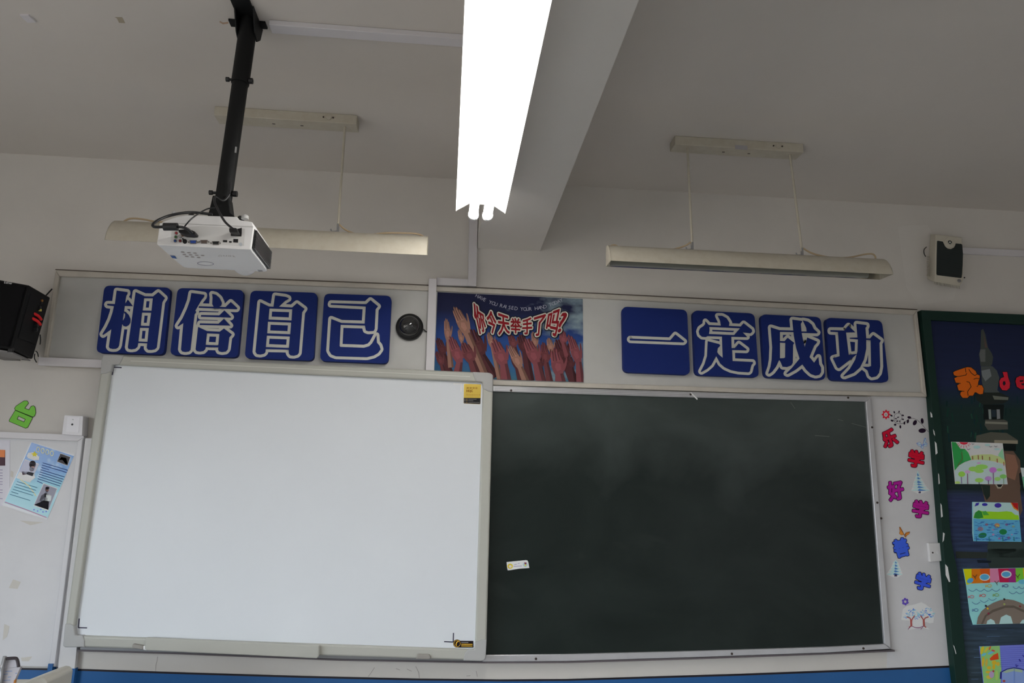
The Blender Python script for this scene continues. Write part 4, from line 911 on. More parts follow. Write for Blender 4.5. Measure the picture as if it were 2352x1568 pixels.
mb = MB(); slab(mb, [(2116, 711.5), (2138, 734), (2160, 960), (2185, 1240), (2199, 1309), (2221, 1535), (2238, 1700), (2213, 1700), (2192, 1530), (2166, 1250), (2137.5, 905)], 0.0022, 0.040, M_GREENF); mb.build('frame_rail', gb, bevel=.002)
CHIP = ink(170, 168, 172, .42)
for pts in ([(2136.5, 945), (2140.5, 950), (2142, 958), (2138, 958)], [(2143, 985), (2146, 990), (2148, 1001), (2144.5, 996)], [(2147, 1013), (2151, 1018), (2153.5, 1040), (2149, 1044)], [(2155, 1086), (2157, 1090), (2158.5, 1110), (2156, 1112)], [(2160, 1155), (2163, 1160), (2165.5, 1186), (2161.5, 1188)], [(2166, 1222), (2170, 1225), (2168, 1240), (2165, 1245)], [(2171, 1295), (2177, 1302), (2182.5, 1336), (2179.5, 1336), (2172, 1320)], [(2189, 1480), (2192, 1484), (2196.5, 1500), (2195.5, 1502)]):
    mb = MB(); flat(mb, pts, .0405, CHIP); mb.build('torn_paper_chip', gb)
# pagoda printed on the mural
CI = crop(2100, 700, 4.9); CJ = crop(2140, 980, 5.226); CK = crop(2140, 1260, 5.09)
mb = MB()
def mur(pts, c, k=0): flat(mb, pts, YM + .0006 + k * .0002, ink(*c, ER))
mur(CI([(752, 285), (775, 270), (800, 330), (830, 480), (870, 540), (888, 590), (875, 670), (860, 690), (745, 685), (728, 560), (745, 490)]), (42, 46, 44))
mur(CI([(745, 500), (800, 500), (800, 640), (748, 640), (732, 550)]), (62, 64, 64), 1); mur(CI([(775, 300), (800, 400), (825, 480), (795, 480)]), (56, 46, 44), 1)
mur(CI([(750, 690), (880, 690), (930, 740), (958, 820), (935, 960), (960, 985), (790, 985), (760, 860)]), (48, 52, 52)); mur(CI([(755, 740), (850, 720), (870, 800), (800, 860), (765, 800)]), (76, 80, 82), 1)
mur(CI([(690, 1010), (800, 985), (960, 985), (1070, 1035), (1060, 1075), (1000, 1110), (770, 1120), (700, 1070)]), (22, 26, 24)); mur(CI([(880, 1020), (1060, 1040), (1055, 1070), (900, 1065)]), (70, 72, 66), 1)
mur(CI([(775, 1120), (1010, 1120), (1000, 1290), (780, 1290)]), (12, 16, 16)); mur(CI([(832, 1175), (862, 1175), (868, 1285), (840, 1285)]), (86, 92, 90), 1); mur(CI([(925, 1175), (962, 1175), (968, 1280), (930, 1285)]), (84, 86, 88), 1); mur(CI([(870, 1180), (918, 1180), (920, 1260), (872, 1260)]), (24, 32, 38), 1)
mur(CI([(800, 1290), (1010, 1290), (1050, 1310), (1055, 1400), (830, 1410), (790, 1350)]), (52, 52, 48)); mur(CI([(800, 1310), (1050, 1320), (1050, 1345), (800, 1335)]), (84, 84, 76), 1)
mur(CI([(700, 1470), (860, 1430), (1040, 1440), (1165, 1520), (1165, 1565), (690, 1545)]), (54, 54, 48)); mur(CI([(900, 1520), (1165, 1525), (1165, 1562), (900, 1555)]), (96, 90, 78), 1)
mur(CJ([(850, 200), (1010, 205), (1010, 290), (860, 275)]), (10, 14, 14)); mur(CJ([(620, 290), (980, 290), (1060, 400), (1075, 600), (1060, 760), (1090, 1000), (1000, 1200), (700, 1200), (640, 900), (600, 720)]), (66, 52, 44)); mur(CJ([(880, 320), (1000, 340), (1040, 480), (1000, 640), (900, 600)]), (92, 66, 54), 1)
mur(CJ([(600, 690), (700, 700), (700, 830), (660, 880), (620, 800)]), (22, 30, 26), 1); mur(CJ([(1050, 560), (1100, 520), (1110, 700), (1060, 700)]), (16, 20, 20), 1); mur(CJ([(760, 690), (860, 695), (830, 740), (790, 740)]), (110, 104, 92), 2); mur(CJ([(780, 692), (850, 694), (828, 722), (800, 722)]), (12, 14, 14), 3)
mur(CJ([(680, 1380), (1105, 1380), (1105, 1568), (690, 1568), (665, 1450)]), (34, 42, 40)); mur(CK([(660, 0), (1079, 0), (1079, 230), (680, 220), (640, 120)]), (30, 38, 36)); mur(CK([(280, 30), (660, 40), (650, 110), (285, 110)]), (28, 32, 30)); mur(CK([(530, 130), (700, 140), (690, 165), (540, 165)]), (12, 18, 26), 1)
mb.build('pagoda_print', gb, merge=False)
random.seed(11)
mb = MB()
for k in range(60):
    y_ = random.uniform(1275, 1560); x_ = 2200 + (y_ - 1300) * .09 + random.uniform(5, 120); L = random.uniform(10, 46)
    stroke(mb, [(x_, y_), (min(x_ + L, 2350), y_ - .2)], random.uniform(.8, 2.2), YM + .0002 + k * .000003, ink(*random.choice([(44, 58, 76), (36, 46, 62), (30, 38, 44), (50, 64, 80)]), ER), joins=False)
for k in range(70):
    x_ = random.uniform(2150, 2340); y_ = random.uniform(905, 1080); 
    if x_ < 2136 + (y_ - 734) * .1 + 6: continue
    stroke(mb, [(x_, y_), (x_ + random.uniform(-4, 4), y_ + random.uniform(5, 22))], random.uniform(1.2, 3.5), YM + .0002 + k * .000003, ink(*random.choice([(14, 36, 30), (10, 26, 26), (20, 48, 38), (12, 30, 34)]), ER), joins=False)
mb.build('foliage_and_ripple_print', gb, merge=False)

# paper letters on the mural
YP = YM + .0022
def paper_char(label, parts, colr, lines=()):
    P0 = parts[0][0]
    t = thing('paper_character', label, 'cutout', at(P0[0][0], P0[0][1], Y=-YM), None)
    m1, m2 = MB(), MB()
    for loops in parts:
        flat(m1, loops[0], YP, ink(22, 20, 16, ER), loops[1:]); 
        for l in loops: stroke(m1, l, 2.6, YP, ink(22, 20, 16, ER), closed=True)
        m2.prism(wp(loops[0], YP + .0016), (0, .0012, 0), ink(*colr, .56)) if len(loops) == 1 else flat(m2, loops[0], YP + .0016, ink(*colr, .56), loops[1:])
    m1.build('dark_backing', t, merge=False); m2.build('coloured_face', t)
    if lines:
        for l in lines:
            m3 = MB(); stroke(m3, l, 1.5, YP + .0022, ink(34, 24, 12, ER)); m3.build('drawn_line', t, merge=False)
paper_char('orange paper character 我 at the top of the mural board', [[CI([(440, 760), (460, 745), (555, 712), (600, 700), (640, 705), (690, 745), (705, 780), (735, 795), (735, 830), (722, 860), (715, 900), (760, 905), (780, 940), (772, 1000), (740, 1005), (705, 990), (680, 985), (660, 1020), (620, 1020), (600, 1045), (545, 1045), (520, 1010), (522, 985), (545, 970), (500, 960), (485, 905), (515, 885), (470, 875), (452, 825), (495, 805), (450, 790)])]], (204, 88, 22),
           [CI([(455, 803), (500, 805), (580, 790), (590, 770)]), CI([(470, 878), (520, 883)]), CI([(590, 862), (620, 870), (640, 920), (600, 975), (605, 1020)]), CI([(505, 965), (560, 972)]), CI([(575, 715), (580, 755)]), CI([(615, 725), (640, 765), (680, 795), (705, 780)]), CI([(670, 835), (700, 825), (735, 830)]), CI([(705, 920), (720, 905)]), CI([(685, 985), (705, 990)])])
paper_char('red paper letter d on the mural board', [[CI([(995, 755), (1045, 755), (1055, 810), (1078, 880), (1072, 935), (1040, 962), (990, 958), (962, 915), (958, 860), (975, 825), (1010, 812)]), CI([(1000, 860), (1022, 858), (1028, 890), (1010, 910), (995, 890)])]], (196, 34, 52))
paper_char('red paper letter e cut off by the right picture edge', [[CI([(1140, 860), (1150, 820), (1190, 800), (1240, 805), (1268, 840), (1265, 880), (1200, 885), (1215, 905), (1262, 905), (1250, 940), (1200, 948), (1155, 920)]), CI([(1185, 850), (1230, 845), (1225, 862), (1190, 868)])]], (176, 30, 46))

# ---------------------------------------------------------------- children's drawings
def drawing(label, q, layers, lines=(), curl=0.0):
    """sheet outline q (picture points); layers of coloured shapes and crayon lines"""
    c = (sum(p[0] for p in q) / len(q), sum(p[1] for p in q) / len(q))
    t = thing('child_drawing', label, 'drawing', at(*c, Y=-YM), "children's drawings on the mural board")
    mb = MB(); slab(mb, q, YM + .0010, YM + .0045, layers[0]); mb.build('paper', t)
    mb = MB()
    for k, (pts, m) in enumerate(layers[1:]): flat(mb, pts, YM + .0050 + k * .00006, m)
    mb.build('coloured_area', t, merge=False)
    if lines:
        mb = MB()
        for pts, wd, m in lines: stroke(mb, pts, wd, YM + .0075, m, joins=False)
        mb.build('crayon_line', t, merge=False)
ED = 0.50
I = lambda r, g, b_: ink(r, g, b_, ED)
q = CJ([(238, 178), (852, 196), (912, 690), (285, 685)])
L1 = [I(178, 186, 214), (CJ([(290, 180), (850, 198), (862, 300), (880, 440), (760, 415), (600, 395), (470, 400), (350, 300)]), I(186, 188, 208)),
      (CJ([(238, 180), (290, 185), (345, 262), (400, 265), (440, 310), (475, 395), (400, 420), (330, 460), (275, 525)]), I(42, 130, 66)), (CJ([(350, 300), (400, 270), (440, 310), (472, 392), (380, 415)]), I(52, 142, 74)), (CJ([(850, 255), (880, 440), (800, 400), (800, 330)]), I(126, 176, 140)),
      (CJ([(470, 345), (600, 330), (720, 330), (820, 360), (880, 405), (885, 450), (760, 415), (600, 393), (475, 395)]), I(164, 176, 120)), (CJ([(330, 182), (440, 188), (420, 208), (385, 215), (350, 205)]), I(190, 36, 56)), (CJ([(275, 530), (330, 465), (420, 415), (560, 397), (700, 405), (860, 455), (905, 685), (285, 685)]), I(160, 182, 212))]
for x_, y_, a_, b__, c_ in ((360, 567, 42, 33, (130, 180, 72)), (500, 505, 58, 30, (132, 184, 84)), (600, 480, 75, 30, (126, 178, 84)), (570, 530, 55, 24, (130, 182, 84)), (735, 518, 45, 34, (168, 104, 176)), (815, 515, 36, 18, (128, 182, 110)), (570, 640, 52, 26, (132, 186, 84)), (680, 620, 42, 28, (160, 122, 178)), (790, 625, 38, 24, (132, 184, 96)), (858, 595, 42, 26, (112, 170, 90)), (430, 540, 34, 20, (174, 146, 194)), (310, 668, 34, 16, (150, 184, 100)), (565, 434, 24, 10, (176, 140, 190)), (542, 243, 42, 20, (146, 186, 218)), (670, 217, 34, 14, (150, 188, 218)), (785, 268, 36, 12, (150, 188, 216))):
    L1.append((CJ(ell(x_, y_, a_, b__, 14)), I(*c_)))
LN = [(CJ([(480, 196), (492, 212), (510, 200)]), .9, I(70, 66, 86)), (CJ([(425, 262), (442, 275), (462, 262)]), .9, I(70, 66, 86)), (CJ([(690, 232), (708, 243), (724, 234)]), .9, I(70, 66, 86)), (CJ([(750, 228), (770, 240), (788, 230)]), .9, I(70, 66, 86)), (CJ([(360, 300), (370, 380), (310, 470)]), 1.4, I(88, 84, 50))]
for x_, y0, y1, c_ in ((356, 600, 680, (110, 96, 130)), (430, 560, 684, (120, 70, 100)), (740, 550, 688, (120, 76, 120)), (680, 640, 688, (90, 60, 100)), (568, 665, 688, (90, 100, 90)), (862, 620, 688, (120, 140, 120)), (490, 350, 392, (120, 66, 50)), (558, 340, 392, (120, 66, 50)), (608, 345, 394, (120, 66, 50)), (695, 360, 402, (130, 90, 60)), (785, 380, 428, (150, 70, 60)), (865, 420, 465, (150, 80, 60))): LN.append((CJ([(x_, y0), (x_ + 3, y1)]), 1.8, I(*c_)))
for a in range(7):
    th = math.pi * (0.06 + a * .147); LN.append((CJ([(385 + 58 * math.cos(th), 196 + 30 * math.sin(th)), (385 + 85 * math.cos(th), 196 + 60 * math.sin(th))]), 1.2, I(176, 60, 84)))
drawing('crayon drawing of a lotus pond with green hills and red sun, topmost sheet', q, L1, LN)
q = CJ([(490, 900), (1035, 910), (1055, 1110), (1078, 1380), (505, 1372), (492, 1280)])
L2 = [I(124, 170, 206), (CJ([(495, 903), (1035, 912), (1052, 1110), (498, 1100)]), I(150, 190, 214)), (CJ([(500, 1090), (520, 1030), (560, 1000), (600, 1010), (640, 1015), (700, 1015), (800, 1020), (900, 1012), (960, 1020), (1000, 1055), (1040, 1060), (1052, 1115), (600, 1115)]), I(128, 178, 34)), (CJ([(505, 1095), (520, 1030), (565, 1000), (600, 1018), (620, 1090), (560, 1100)]), I(42, 118, 48)), (CJ([(605, 1015), (650, 1008), (690, 1058), (620, 1060)]), I(64, 140, 52)),
      (CJ([(945, 908), (1035, 912), (1042, 1015), (985, 980)]), I(200, 110, 40)), (CJ([(958, 909), (1034, 912), (1040, 998), (990, 962)]), I(150, 26, 28)), (CJ([(500, 1100), (1055, 1118), (1078, 1378), (505, 1370)]), I(78, 144, 196)),
      (CJ([(515, 955), (530, 915), (572, 908), (560, 940)]), I(50, 44, 136)), (CJ(ell(637, 932, 34, 18)), I(46, 44, 140)), (CJ(ell(795, 942, 42, 28)), I(58, 44, 136)), (CJ(ell(610, 1302, 50, 32, rot=-.2)), I(30, 100, 66)), (CJ(ell(857, 1260, 46, 34)), I(28, 104, 60))]
for x_, y_, r_, c_ in ((585, 1225, 36, (130, 110, 120)), (660, 1172, 20, (120, 90, 110)), (785, 1180, 34, (150, 110, 90)), (900, 1172, 20, (110, 90, 130)), (980, 1196, 18, (120, 150, 120)), (737, 1234, 13, (150, 110, 150)), (738, 1292, 16, (150, 110, 150)), (812, 1340, 16, (140, 100, 140)), (925, 1330, 20, (120, 90, 120)), (962, 1292, 11, (150, 120, 160)), (785, 1195, 24, (196, 160, 70))): L2.append((CJ(ell(x_, y_, r_, r_ * .75, 10)), I(*c_)))
random.seed(5)
LN = [(CJ([(x_, y_), (x_ + random.uniform(25, 55), y_ + random.uniform(-8, 8))]), .9, I(44, 76, 148)) for x_, y_ in [(random.uniform(510, 1010), random.uniform(1130, 1365)) for _ in range(75)]]
LN += [(CJ([(x_, 1320), (x_ + 4, 1372)]), 1.8, I(34, 104, 110)) for x_ in (535, 688, 852, 985)]
drawing('crayon drawing of a lily pond under a lime green hedge, second sheet down', q, L2, LN)
q = CK([(370, 235), (1120, 220), (1260, 240), (1260, 885), (1079, 873), (485, 887), (450, 770), (405, 420)])
L3 = [I(122, 176, 212), (CK([(370, 235), (480, 233), (470, 405), (408, 420)]), I(202, 176, 14)), (CK([(465, 234), (690, 230), (680, 398), (465, 405)]), I(206, 98, 18)), (CK([(560, 232), (690, 230), (685, 395), (600, 400)]), I(196, 74, 22)), (CK([(680, 230), (790, 230), (800, 390), (682, 392)]), I(186, 108, 138)), (CK([(775, 230), (990, 226), (985, 392), (795, 392)]), I(158, 26, 64)), (CK([(900, 228), (990, 226), (985, 390), (900, 392)]), I(128, 36, 102)), (CK([(980, 226), (1070, 224), (1079, 320), (1079, 350), (985, 392)]), I(98, 166, 50)), (CK([(1065, 224), (1260, 240), (1260, 380), (1075, 345)]), I(198, 150, 30)),
      (CK(ell(450, 372, 40, 28, rot=-.5)), I(66, 132, 190)), (CK(ell(620, 332, 62, 42)), I(176, 196, 214)), (CK(ell(618, 330, 52, 34)), I(74, 142, 200)), (CK(ell(872, 298, 62, 44)), I(176, 196, 214)), (CK(ell(870, 298, 50, 30)), I(72, 138, 204)), (CK(ell(1060, 385, 48, 28)), I(90, 156, 210)),
      (CK([(525, 882), (540, 800), (580, 730), (650, 670), (720, 630), (800, 600), (880, 588), (960, 600), (1040, 630), (1260, 740), (1260, 885), (1079, 873)]), I(106, 96, 88)), (CK([(640, 880), (650, 840), (690, 818), (730, 840), (745, 878)]), I(150, 182, 206)), (CK([(790, 876), (810, 800), (870, 768), (925, 790), (950, 873)]), I(148, 184, 206)), (CK([(1030, 872), (1060, 830), (1110, 820), (1140, 875)]), I(150, 182, 206)), (CK([(600, 880), (640, 790), (720, 740), (860, 690), (960, 690), (1079, 745), (1260, 830), (1260, 800), (1079, 715), (960, 662), (860, 662), (710, 712), (620, 780), (575, 880)]), I(82, 74, 66))]
LN = []
for row, (x0, y0, n_, dx) in enumerate(((430, 470, 4, 92), (470, 620, 3, 96), (905, 500, 2, 85), (950, 440, 2, 70))):
    for k in range(n_):
        LN.append((CK([(x0 + k * dx + dx * u, y0 + (0 if row != 1 else -k * 22) + 28 * math.sin(math.pi * u)) for u in (0, .2, .4, .6, .8, 1)]), .9, I(58, 76, 130)))
for x_, y_, c_ in ((675, 432, (170, 140, 50)), (870, 432, (70, 70, 120)), (470, 560, (170, 96, 110)), (605, 545, (170, 70, 70)), (760, 540, (110, 140, 70)), (520, 715, (76, 100, 140))):
    LN.append((CK(ell(x_, y_, 24, 16, 10) + [(x_ + 24, y_)]), 1.3, I(*c_))); LN.append((CK([(x_ - 22, y_), (x_ - 45, y_ + 16), (x_ - 42, y_ - 10), (x_ - 22, y_)]), 1.2, I(*c_)))
for x_, y_ in ((505, 335), (760, 405), (1005, 330)): LN.append((CK([(x_ - 25, y_ - 30), (x_, y_), (x_ + 25, y_ - 35)]), 1.2, I(70, 56, 40))); LN.append((CK([(x_, y_), (x_ + 8, y_ + 20)]), 1.2, I(70, 56, 40)))
for x_, y_, c_ in ((645, 690, (180, 150, 40)), (840, 582, (40, 34, 40)), (625, 660, (40, 34, 50)), (655, 750, (120, 40, 60)), (840, 640, (130, 140, 80)), (1025, 665, (110, 50, 50))): LN.append((CK([(x_, y_), (x_ + 18, y_ + 14)]), 4.0, I(*c_)))
drawing('crayon drawing of an arched bridge and fish under a rainbow band', q, L3, LN)
q = CK([(560, 1140), (1079, 1120), (1240, 1115), (1290, 1700), (620, 1710), (600, 1500)])
L4 = [I(92, 96, 176), (CK([(562, 1142), (795, 1132), (815, 1400), (800, 1700), (622, 1708), (600, 1500)]), I(120, 164, 100)), (CK([(795, 1132), (1079, 1122), (1240, 1118), (1270, 1400), (1079, 1420), (960, 1395), (830, 1430)]), I(98, 106, 186)), (CK([(820, 1440), (900, 1400), (960, 1392), (1060, 1410), (1250, 1480), (1280, 1700), (830, 1700)]), I(112, 132, 184)), (CK([(830, 1440), (900, 1405), (960, 1397), (1060, 1415), (1060, 1445), (950, 1430), (870, 1450)]), I(136, 156, 136)), (CK([(675, 1285), (720, 1240), (775, 1215), (785, 1290), (690, 1305)]), I(196, 62, 26)), (CK([(800, 1440), (820, 1430), (815, 1520), (795, 1520)]), I(36, 36, 110))]
for x_, y_, a_, b__, r_, c_ in ((590, 1185, 18, 50, .3, (190, 160, 40)), (640, 1180, 14, 40, .6, (180, 158, 60)), (600, 1320, 16, 60, .15, (180, 150, 44)), (640, 1330, 15, 50, .1, (170, 150, 60)), (730, 1330, 28, 26, 0, (196, 150, 40)), (670, 1390, 26, 20, 0, (190, 150, 44)), (775, 1345, 22, 24, 0, (176, 150, 50)), (725, 1380, 18, 30, 0, (190, 150, 40)), (660, 1440, 30, 16, 0, (186, 150, 44)), (670, 1500, 34, 22, .2, (186, 156, 60)), (720, 1430, 14, 12, 0, (150, 50, 60)), (610, 1235, 30, 14, -.4, (90, 160, 190)), (690, 1215, 40, 14, -.4, (90, 150, 190)), (700, 1470, 30, 40, 0, (150, 130, 160)), (680, 1160, 10, 26, .4, (176, 90, 50)), (720, 1190, 22, 10, .3, (170, 60, 60)), (760, 1480, 18, 60, 0, (140, 170, 90)), (845, 1545, 16, 14, 0, (150, 60, 60))): L4.append((CK(ell(x_, y_, a_, b__, 12, r_)), I(*c_)))
LN = [(CK([(800, 1160 + k * 24), (1079, 1150 + k * 24), (1250, 1148 + k * 24)]), .7, I(70, 76, 160)) for k in range(10)]
LN += [(CK([(815, 1440), (880, 1405), (960, 1390), (1040, 1402), (1180, 1450)]), 2.2, I(40, 44, 110)), (CK([(985, 1350), (990, 1380), (1010, 1360)]), 2.0, I(50, 50, 140)), (CK([(1020, 1290), (1040, 1315)]), 3, I(50, 50, 140)), (CK([(1060, 1240), (1080, 1260)]), 2.5, I(50, 50, 140)), (CK([(965, 1400), (962, 1600)]), 1.0, I(80, 110, 170))]
drawing('violet crayon drawing with a yellow flower border at the bottom right corner', q, L4, LN)
q = CJ([(1072, 490), (1300, 498), (1330, 900), (1130, 890), (1112, 700)])
drawing('pale green drawing just entering at the right picture edge', q, [I(168, 186, 186), (CJ([(1082, 600), (1180, 590), (1300, 610), (1325, 890), (1132, 880)]), I(96, 150, 120))])

# ================================================================ cream wall loudspeaker
CS = crop(2080, 510, 7.129)
t = thing('wall_loudspeaker', 'cream plastic wall loudspeaker with dark grille above the green board', 'speaker', at(2170, 650, Y=0))
M_CREAM = mat('aged_cream_plastic', (0.60, 0.56, 0.47), 0.45)
F = [at(*p, Y=-.085) for p in CS([(490, 196), (925, 250), (948, 935), (885, 1062), (480, 985)])]
Bk = [at(*p, Y=0.0) for p in CS([(405, 195), (880, 250), (900, 930), (840, 1020), (350, 930)])]
mb = MB(); n = len(F)
mb.poly([F], M_CREAM); mb.poly([Bk], M_CREAM)
for i in range(n): mb.face([F[i], F[(i + 1) % n], Bk[(i + 1) % n], Bk[i]], M_CREAM)
mb.build('housing', t, bevel=0.005)
GR = [(515, 310), (530, 304), (610, 318), (625, 350), (650, 400), (690, 432), (740, 440), (790, 418), (812, 380), (820, 348), (910, 356), (928, 370), (940, 520), (935, 700), (920, 905), (905, 915), (520, 868), (505, 850)]
mb = MB(); flat(mb, CS(GR), .0862, mat('grille_backing', (.012, .018, .018), .6));  # dark backing of the grille
g = mb.build('grille', t)
mbs = MB()
for k in range(34):
    y0 = 318 + k * 17.5
    lo, hi = 515, 930
    sl = (y0 + 8) 
    x0, x1 = 516, (932 if y0 > 340 else 612)
    pts = [(x0, y0), (x1, y0 + 48 * (x1 - x0) / 415)]
    if 352 < y0 + 20 < 440 or y0 < 352:
        stroke(mbs, CS([(516, y0), (610 + max(0, (y0 - 350)) * .6, y0 + 12)]), .7, .0868, mat('grille_slat', (.03, .042, .042), .5), joins=False)
    elif y0 + 48 < 868: stroke(mbs, CS(pts), .7, .0868, mat('grille_slat', (.03, .042, .042), .5), joins=False)
mbs.build('grille_slat', g)['kind'] = 'stuff'
mb = MB(); c = at(*CS([(727, 335)])[0], Y=-.085); mb.lathe([(.0285, 0), (.0275, .004), (.02, .005)], c, (0, -1, 0), M_CREAM, 28); mb.build('round_boss', t, smooth=True)
c = at(*CS([(725, 330)])[0], Y=-.0905); mb = MB(); mb.lathe([(.0105, 0), (.0105, .001)], c, (0, -1, 0), ink(26, 28, 28, .2), 20); bd = mb.build('badge', t, label='round black badge with a pale letter A')
mb = MB(); letter(mb, 'A', CS([(703, 308), (750, 312), (750, 352), (703, 348)]), .0920, ink(120, 120, 112, .2)); mb.build('badge_letter', bd)
c = at(*CS([(875, 962)])[0], Y=-.085); mb = MB(); mb.lathe([(.0095, 0), (.009, .005), (.004, .006)], c, (0, -1, 0), M_STEEL, 18); mb.build('volume_knob', t, smooth=True)
mb = MB()
for k in range(16):
    y0 = 560 + k * 21; a, b_ = at(*CS([(352, y0)])[0], Y=-.012), at(*CS([(400, y0 + 6)])[0], Y=-.045)
    mb.tube([a + Vector((-.001, 0, 0)), b_ + Vector((-.001, 0, 0))], .0014, mat('vent_rib', (.38, .35, .28), .5), 5, smooth=False)
for k in range(18):
    x0 = 478 + k * 24; y0 = 975 + k * 4.2
    mb.tube([at(*CS([(x0, y0)])[0], Y=-.087), at(*CS([(x0 - 4, y0 + 42)])[0], Y=-.075)], .0014, mat('vent_rib', (.38, .35, .28), .5), 5, smooth=False)
mb.build('vent_rib', t)['kind'] = 'stuff'
mb = MB(); mb.tube([at(2128, 567, Y=-.01), at(2122.5, 573, Y=-.015), at(2122.5, 582, Y=-.015), at(2126, 589, Y=-.01)], .0022, M_RUBBER); mb.build('cable', t, smooth=True)
mb = MB(); mb.lathe([(.004, 0), (.004, .002)], at(2215, 637.5, Y=0), (0, -1, 0), M_BLACK, 10); o = mb.build('wall_anchor'); tag(o, 'dark screw hole plug in the wall right of the cream loudspeaker', 'screw')

# ================================================================ hanging board lamps
def board_lamp(x0, x1, base, rods, prof, label, wires, zb0=ZC):
    t = thing('hanging_lamp', label, 'lamp', ((x0 + x1) / 2, -.57, ZC), 'pair of cream board lamps hung from the ceiling')
    bx0, bx1 = base
    mb = MB(); mb.box((bx0, -.575, ZC - .042), (bx1, -.50, ZC), M_LAMP); mb.build('ballast_box', t, bevel=.003)
    bxm = bx0 + (bx1 - bx0) * .8
    mb = MB(); mb.lathe([(.012, 0), (.011, .004), (.004, .005)], (bxm, -.575, ZC - .02), (0, -1, 0), M_LAMP, 16); mb.build('cover_knob', t)
    for k in (.40, .60):
        mb = MB(); mb.box((bx0 + (bx1 - bx0) * k - .006, -.535, ZC - .0425), (bx0 + (bx1 - bx0) * k + .006, -.529, ZC - .0418), M_RUST); mb.build('keyhole_slot', t)
    for dx in (-.022, .018):
        mb = MB(); mb.lathe([(.0035, 0), (.0035, .003)], (bxm + dx, -.575, ZC - .02), (0, -1, 0), M_RUST, 8); mb.build('screw', t)
    ztop = max(p[1] for p in prof)
    for rx0, rx1 in rods:
        mb = MB(); mb.tube([(rx0, -.545, ZC - .04), (rx1, -.56, ztop + .022)], .0055, M_LAMP, 10, smooth=False); mb.build('rod', t, smooth=True)
        mb = MB(); mb.box((rx1 - .004, -.566, ztop - .004), (rx1 + .004, -.554, ztop + .036), M_STEEL); mb.tube([(rx1 - .003, -.562, ztop + .004), (rx1 - .022, -.562, ztop + .002), (rx1 - .028, -.562, ztop + .012)], .003, M_STEEL, 6); mb.build('hook', t)
    # shade: outer enamel skin and inner mirror skin, closed at both ends
    th = .0025
    mb = MB()
    for (ya, za), (yb, zb) in zip(prof, prof[1:]):
        mb.face([(x0, ya, za), (x1, ya, za), (x1, yb, zb), (x0, yb, zb)], M_LAMP)
    cy = sum(p[0] for p in prof) / len(prof); cz = min(p[1] for p in prof)
    inn = [(ya + (cy - ya) * .05, za - (.003 if 0 < i < len(prof) - 1 else 0)) for i, (ya, za) in enumerate(prof)]
    for i in (0, len(prof) - 1):
        a, b_ = prof[i], inn[i]; mb.face([(x0, *a), (x1, *a), (x1, *b_), (x0, *b_)], M_LAMP)
    mb.build('shade', t, smooth=True)
    mb = MB()
    for (ya, za), (yb, zb) in zip(inn, inn[1:]):
        mb.face([(x0 + .002, ya, za), (x1 - .002, ya, za), (x1 - .002, yb, zb), (x0 + .002, yb, zb)], M_MIRROR)
    mb.build('reflector', t, smooth=True, label='mirror-bright inner reflector')
    for xe, s2 in ((x0, 1), (x1, -1)):
        mb = MB(); mb.prism([(xe, *p) for p in prof], (s2 * .002, 0, 0), M_LAMP); mb.build('end_cap', t)
    mb = MB(); mb.tube([(x0 + .03, (prof[0][0] + prof[-1][0]) / 2, prof[0][1] + .035), (x1 - .03, (prof[0][0] + prof[-1][0]) / 2, prof[0][1] + .035)], .013, mat('unlit_tube', (.62, .64, .62), .2), 12, smooth=False); mb.build('fluorescent_tube', t, smooth=True)
    for w_ in wires:
        mb = MB(); mb.tube(w_, .0038, M_CORDY, 8); mb.build('flex', t, smooth=True)
    return t
prof2 = [(-.640, 2.573), (-.634, 2.600), (-.622, 2.624), (-.605, 2.645), (-.585, 2.659), (-.565, 2.664), (-.552, 2.660), (-.546, 2.640), (-.545, 2.578)]
prof1 = [(-.645, 2.557), (-.641, 2.585), (-.630, 2.612), (-.612, 2.638), (-.590, 2.656), (-.568, 2.665), (-.553, 2.664), (-.543, 2.648), (-.540, 2.592)]
Yw = -.562
board_lamp(0.645, 1.862, (0.952, 1.540), [(1.018, 1.018), (1.490, 1.507)], prof2, 'cream hanging lamp right of the ceiling beam, mirror reflector showing underneath',
           [[at(*p, Y=Yw) for p in ((1586, 556), (1578, 562), (1566, 567), (1552, 571), (1540, 574))], [at(*p, Y=Yw) for p in ((1845, 570), (1862, 580), (1885, 587), (1915, 591.5), (1950, 591), (1985, 584), (2003, 583), (2010, 588), (2011, 594))], [at(*p, Y=Yw) for p in ((1398, 568), (1405, 563.5), (1413, 563), (1422, 568))]])
board_lamp(-1.335, -0.103, (-1.010, -0.425), [(-0.478, -0.473), (-0.95, -0.955)], prof1, 'cream hanging lamp partly hidden behind the white projector',
           [[at(*p, Y=Yw) for p in ((778, 514), (790, 525), (805, 533), (825, 538), (855, 538), (885, 535), (920, 535), (950, 536), (965, 539), (974, 544))], [at(*p, Y=Yw) for p in ((285, 508), (296, 502.5), (312, 501.5), (335, 504.5), (360, 509), (420, 512), (470, 506))]])
mb = MB(); c = at(1703, 338, Y=-.577); mb.box((c.x - .028, -.5765, c.z - .010), (c.x + .028, -.5752, c.z + .010), mat('faded_label', (.42, .40, .42), .6)); o = mb.build('rating_label', [x for x in COL.objects if x.name == 'hanging_lamp'][0])

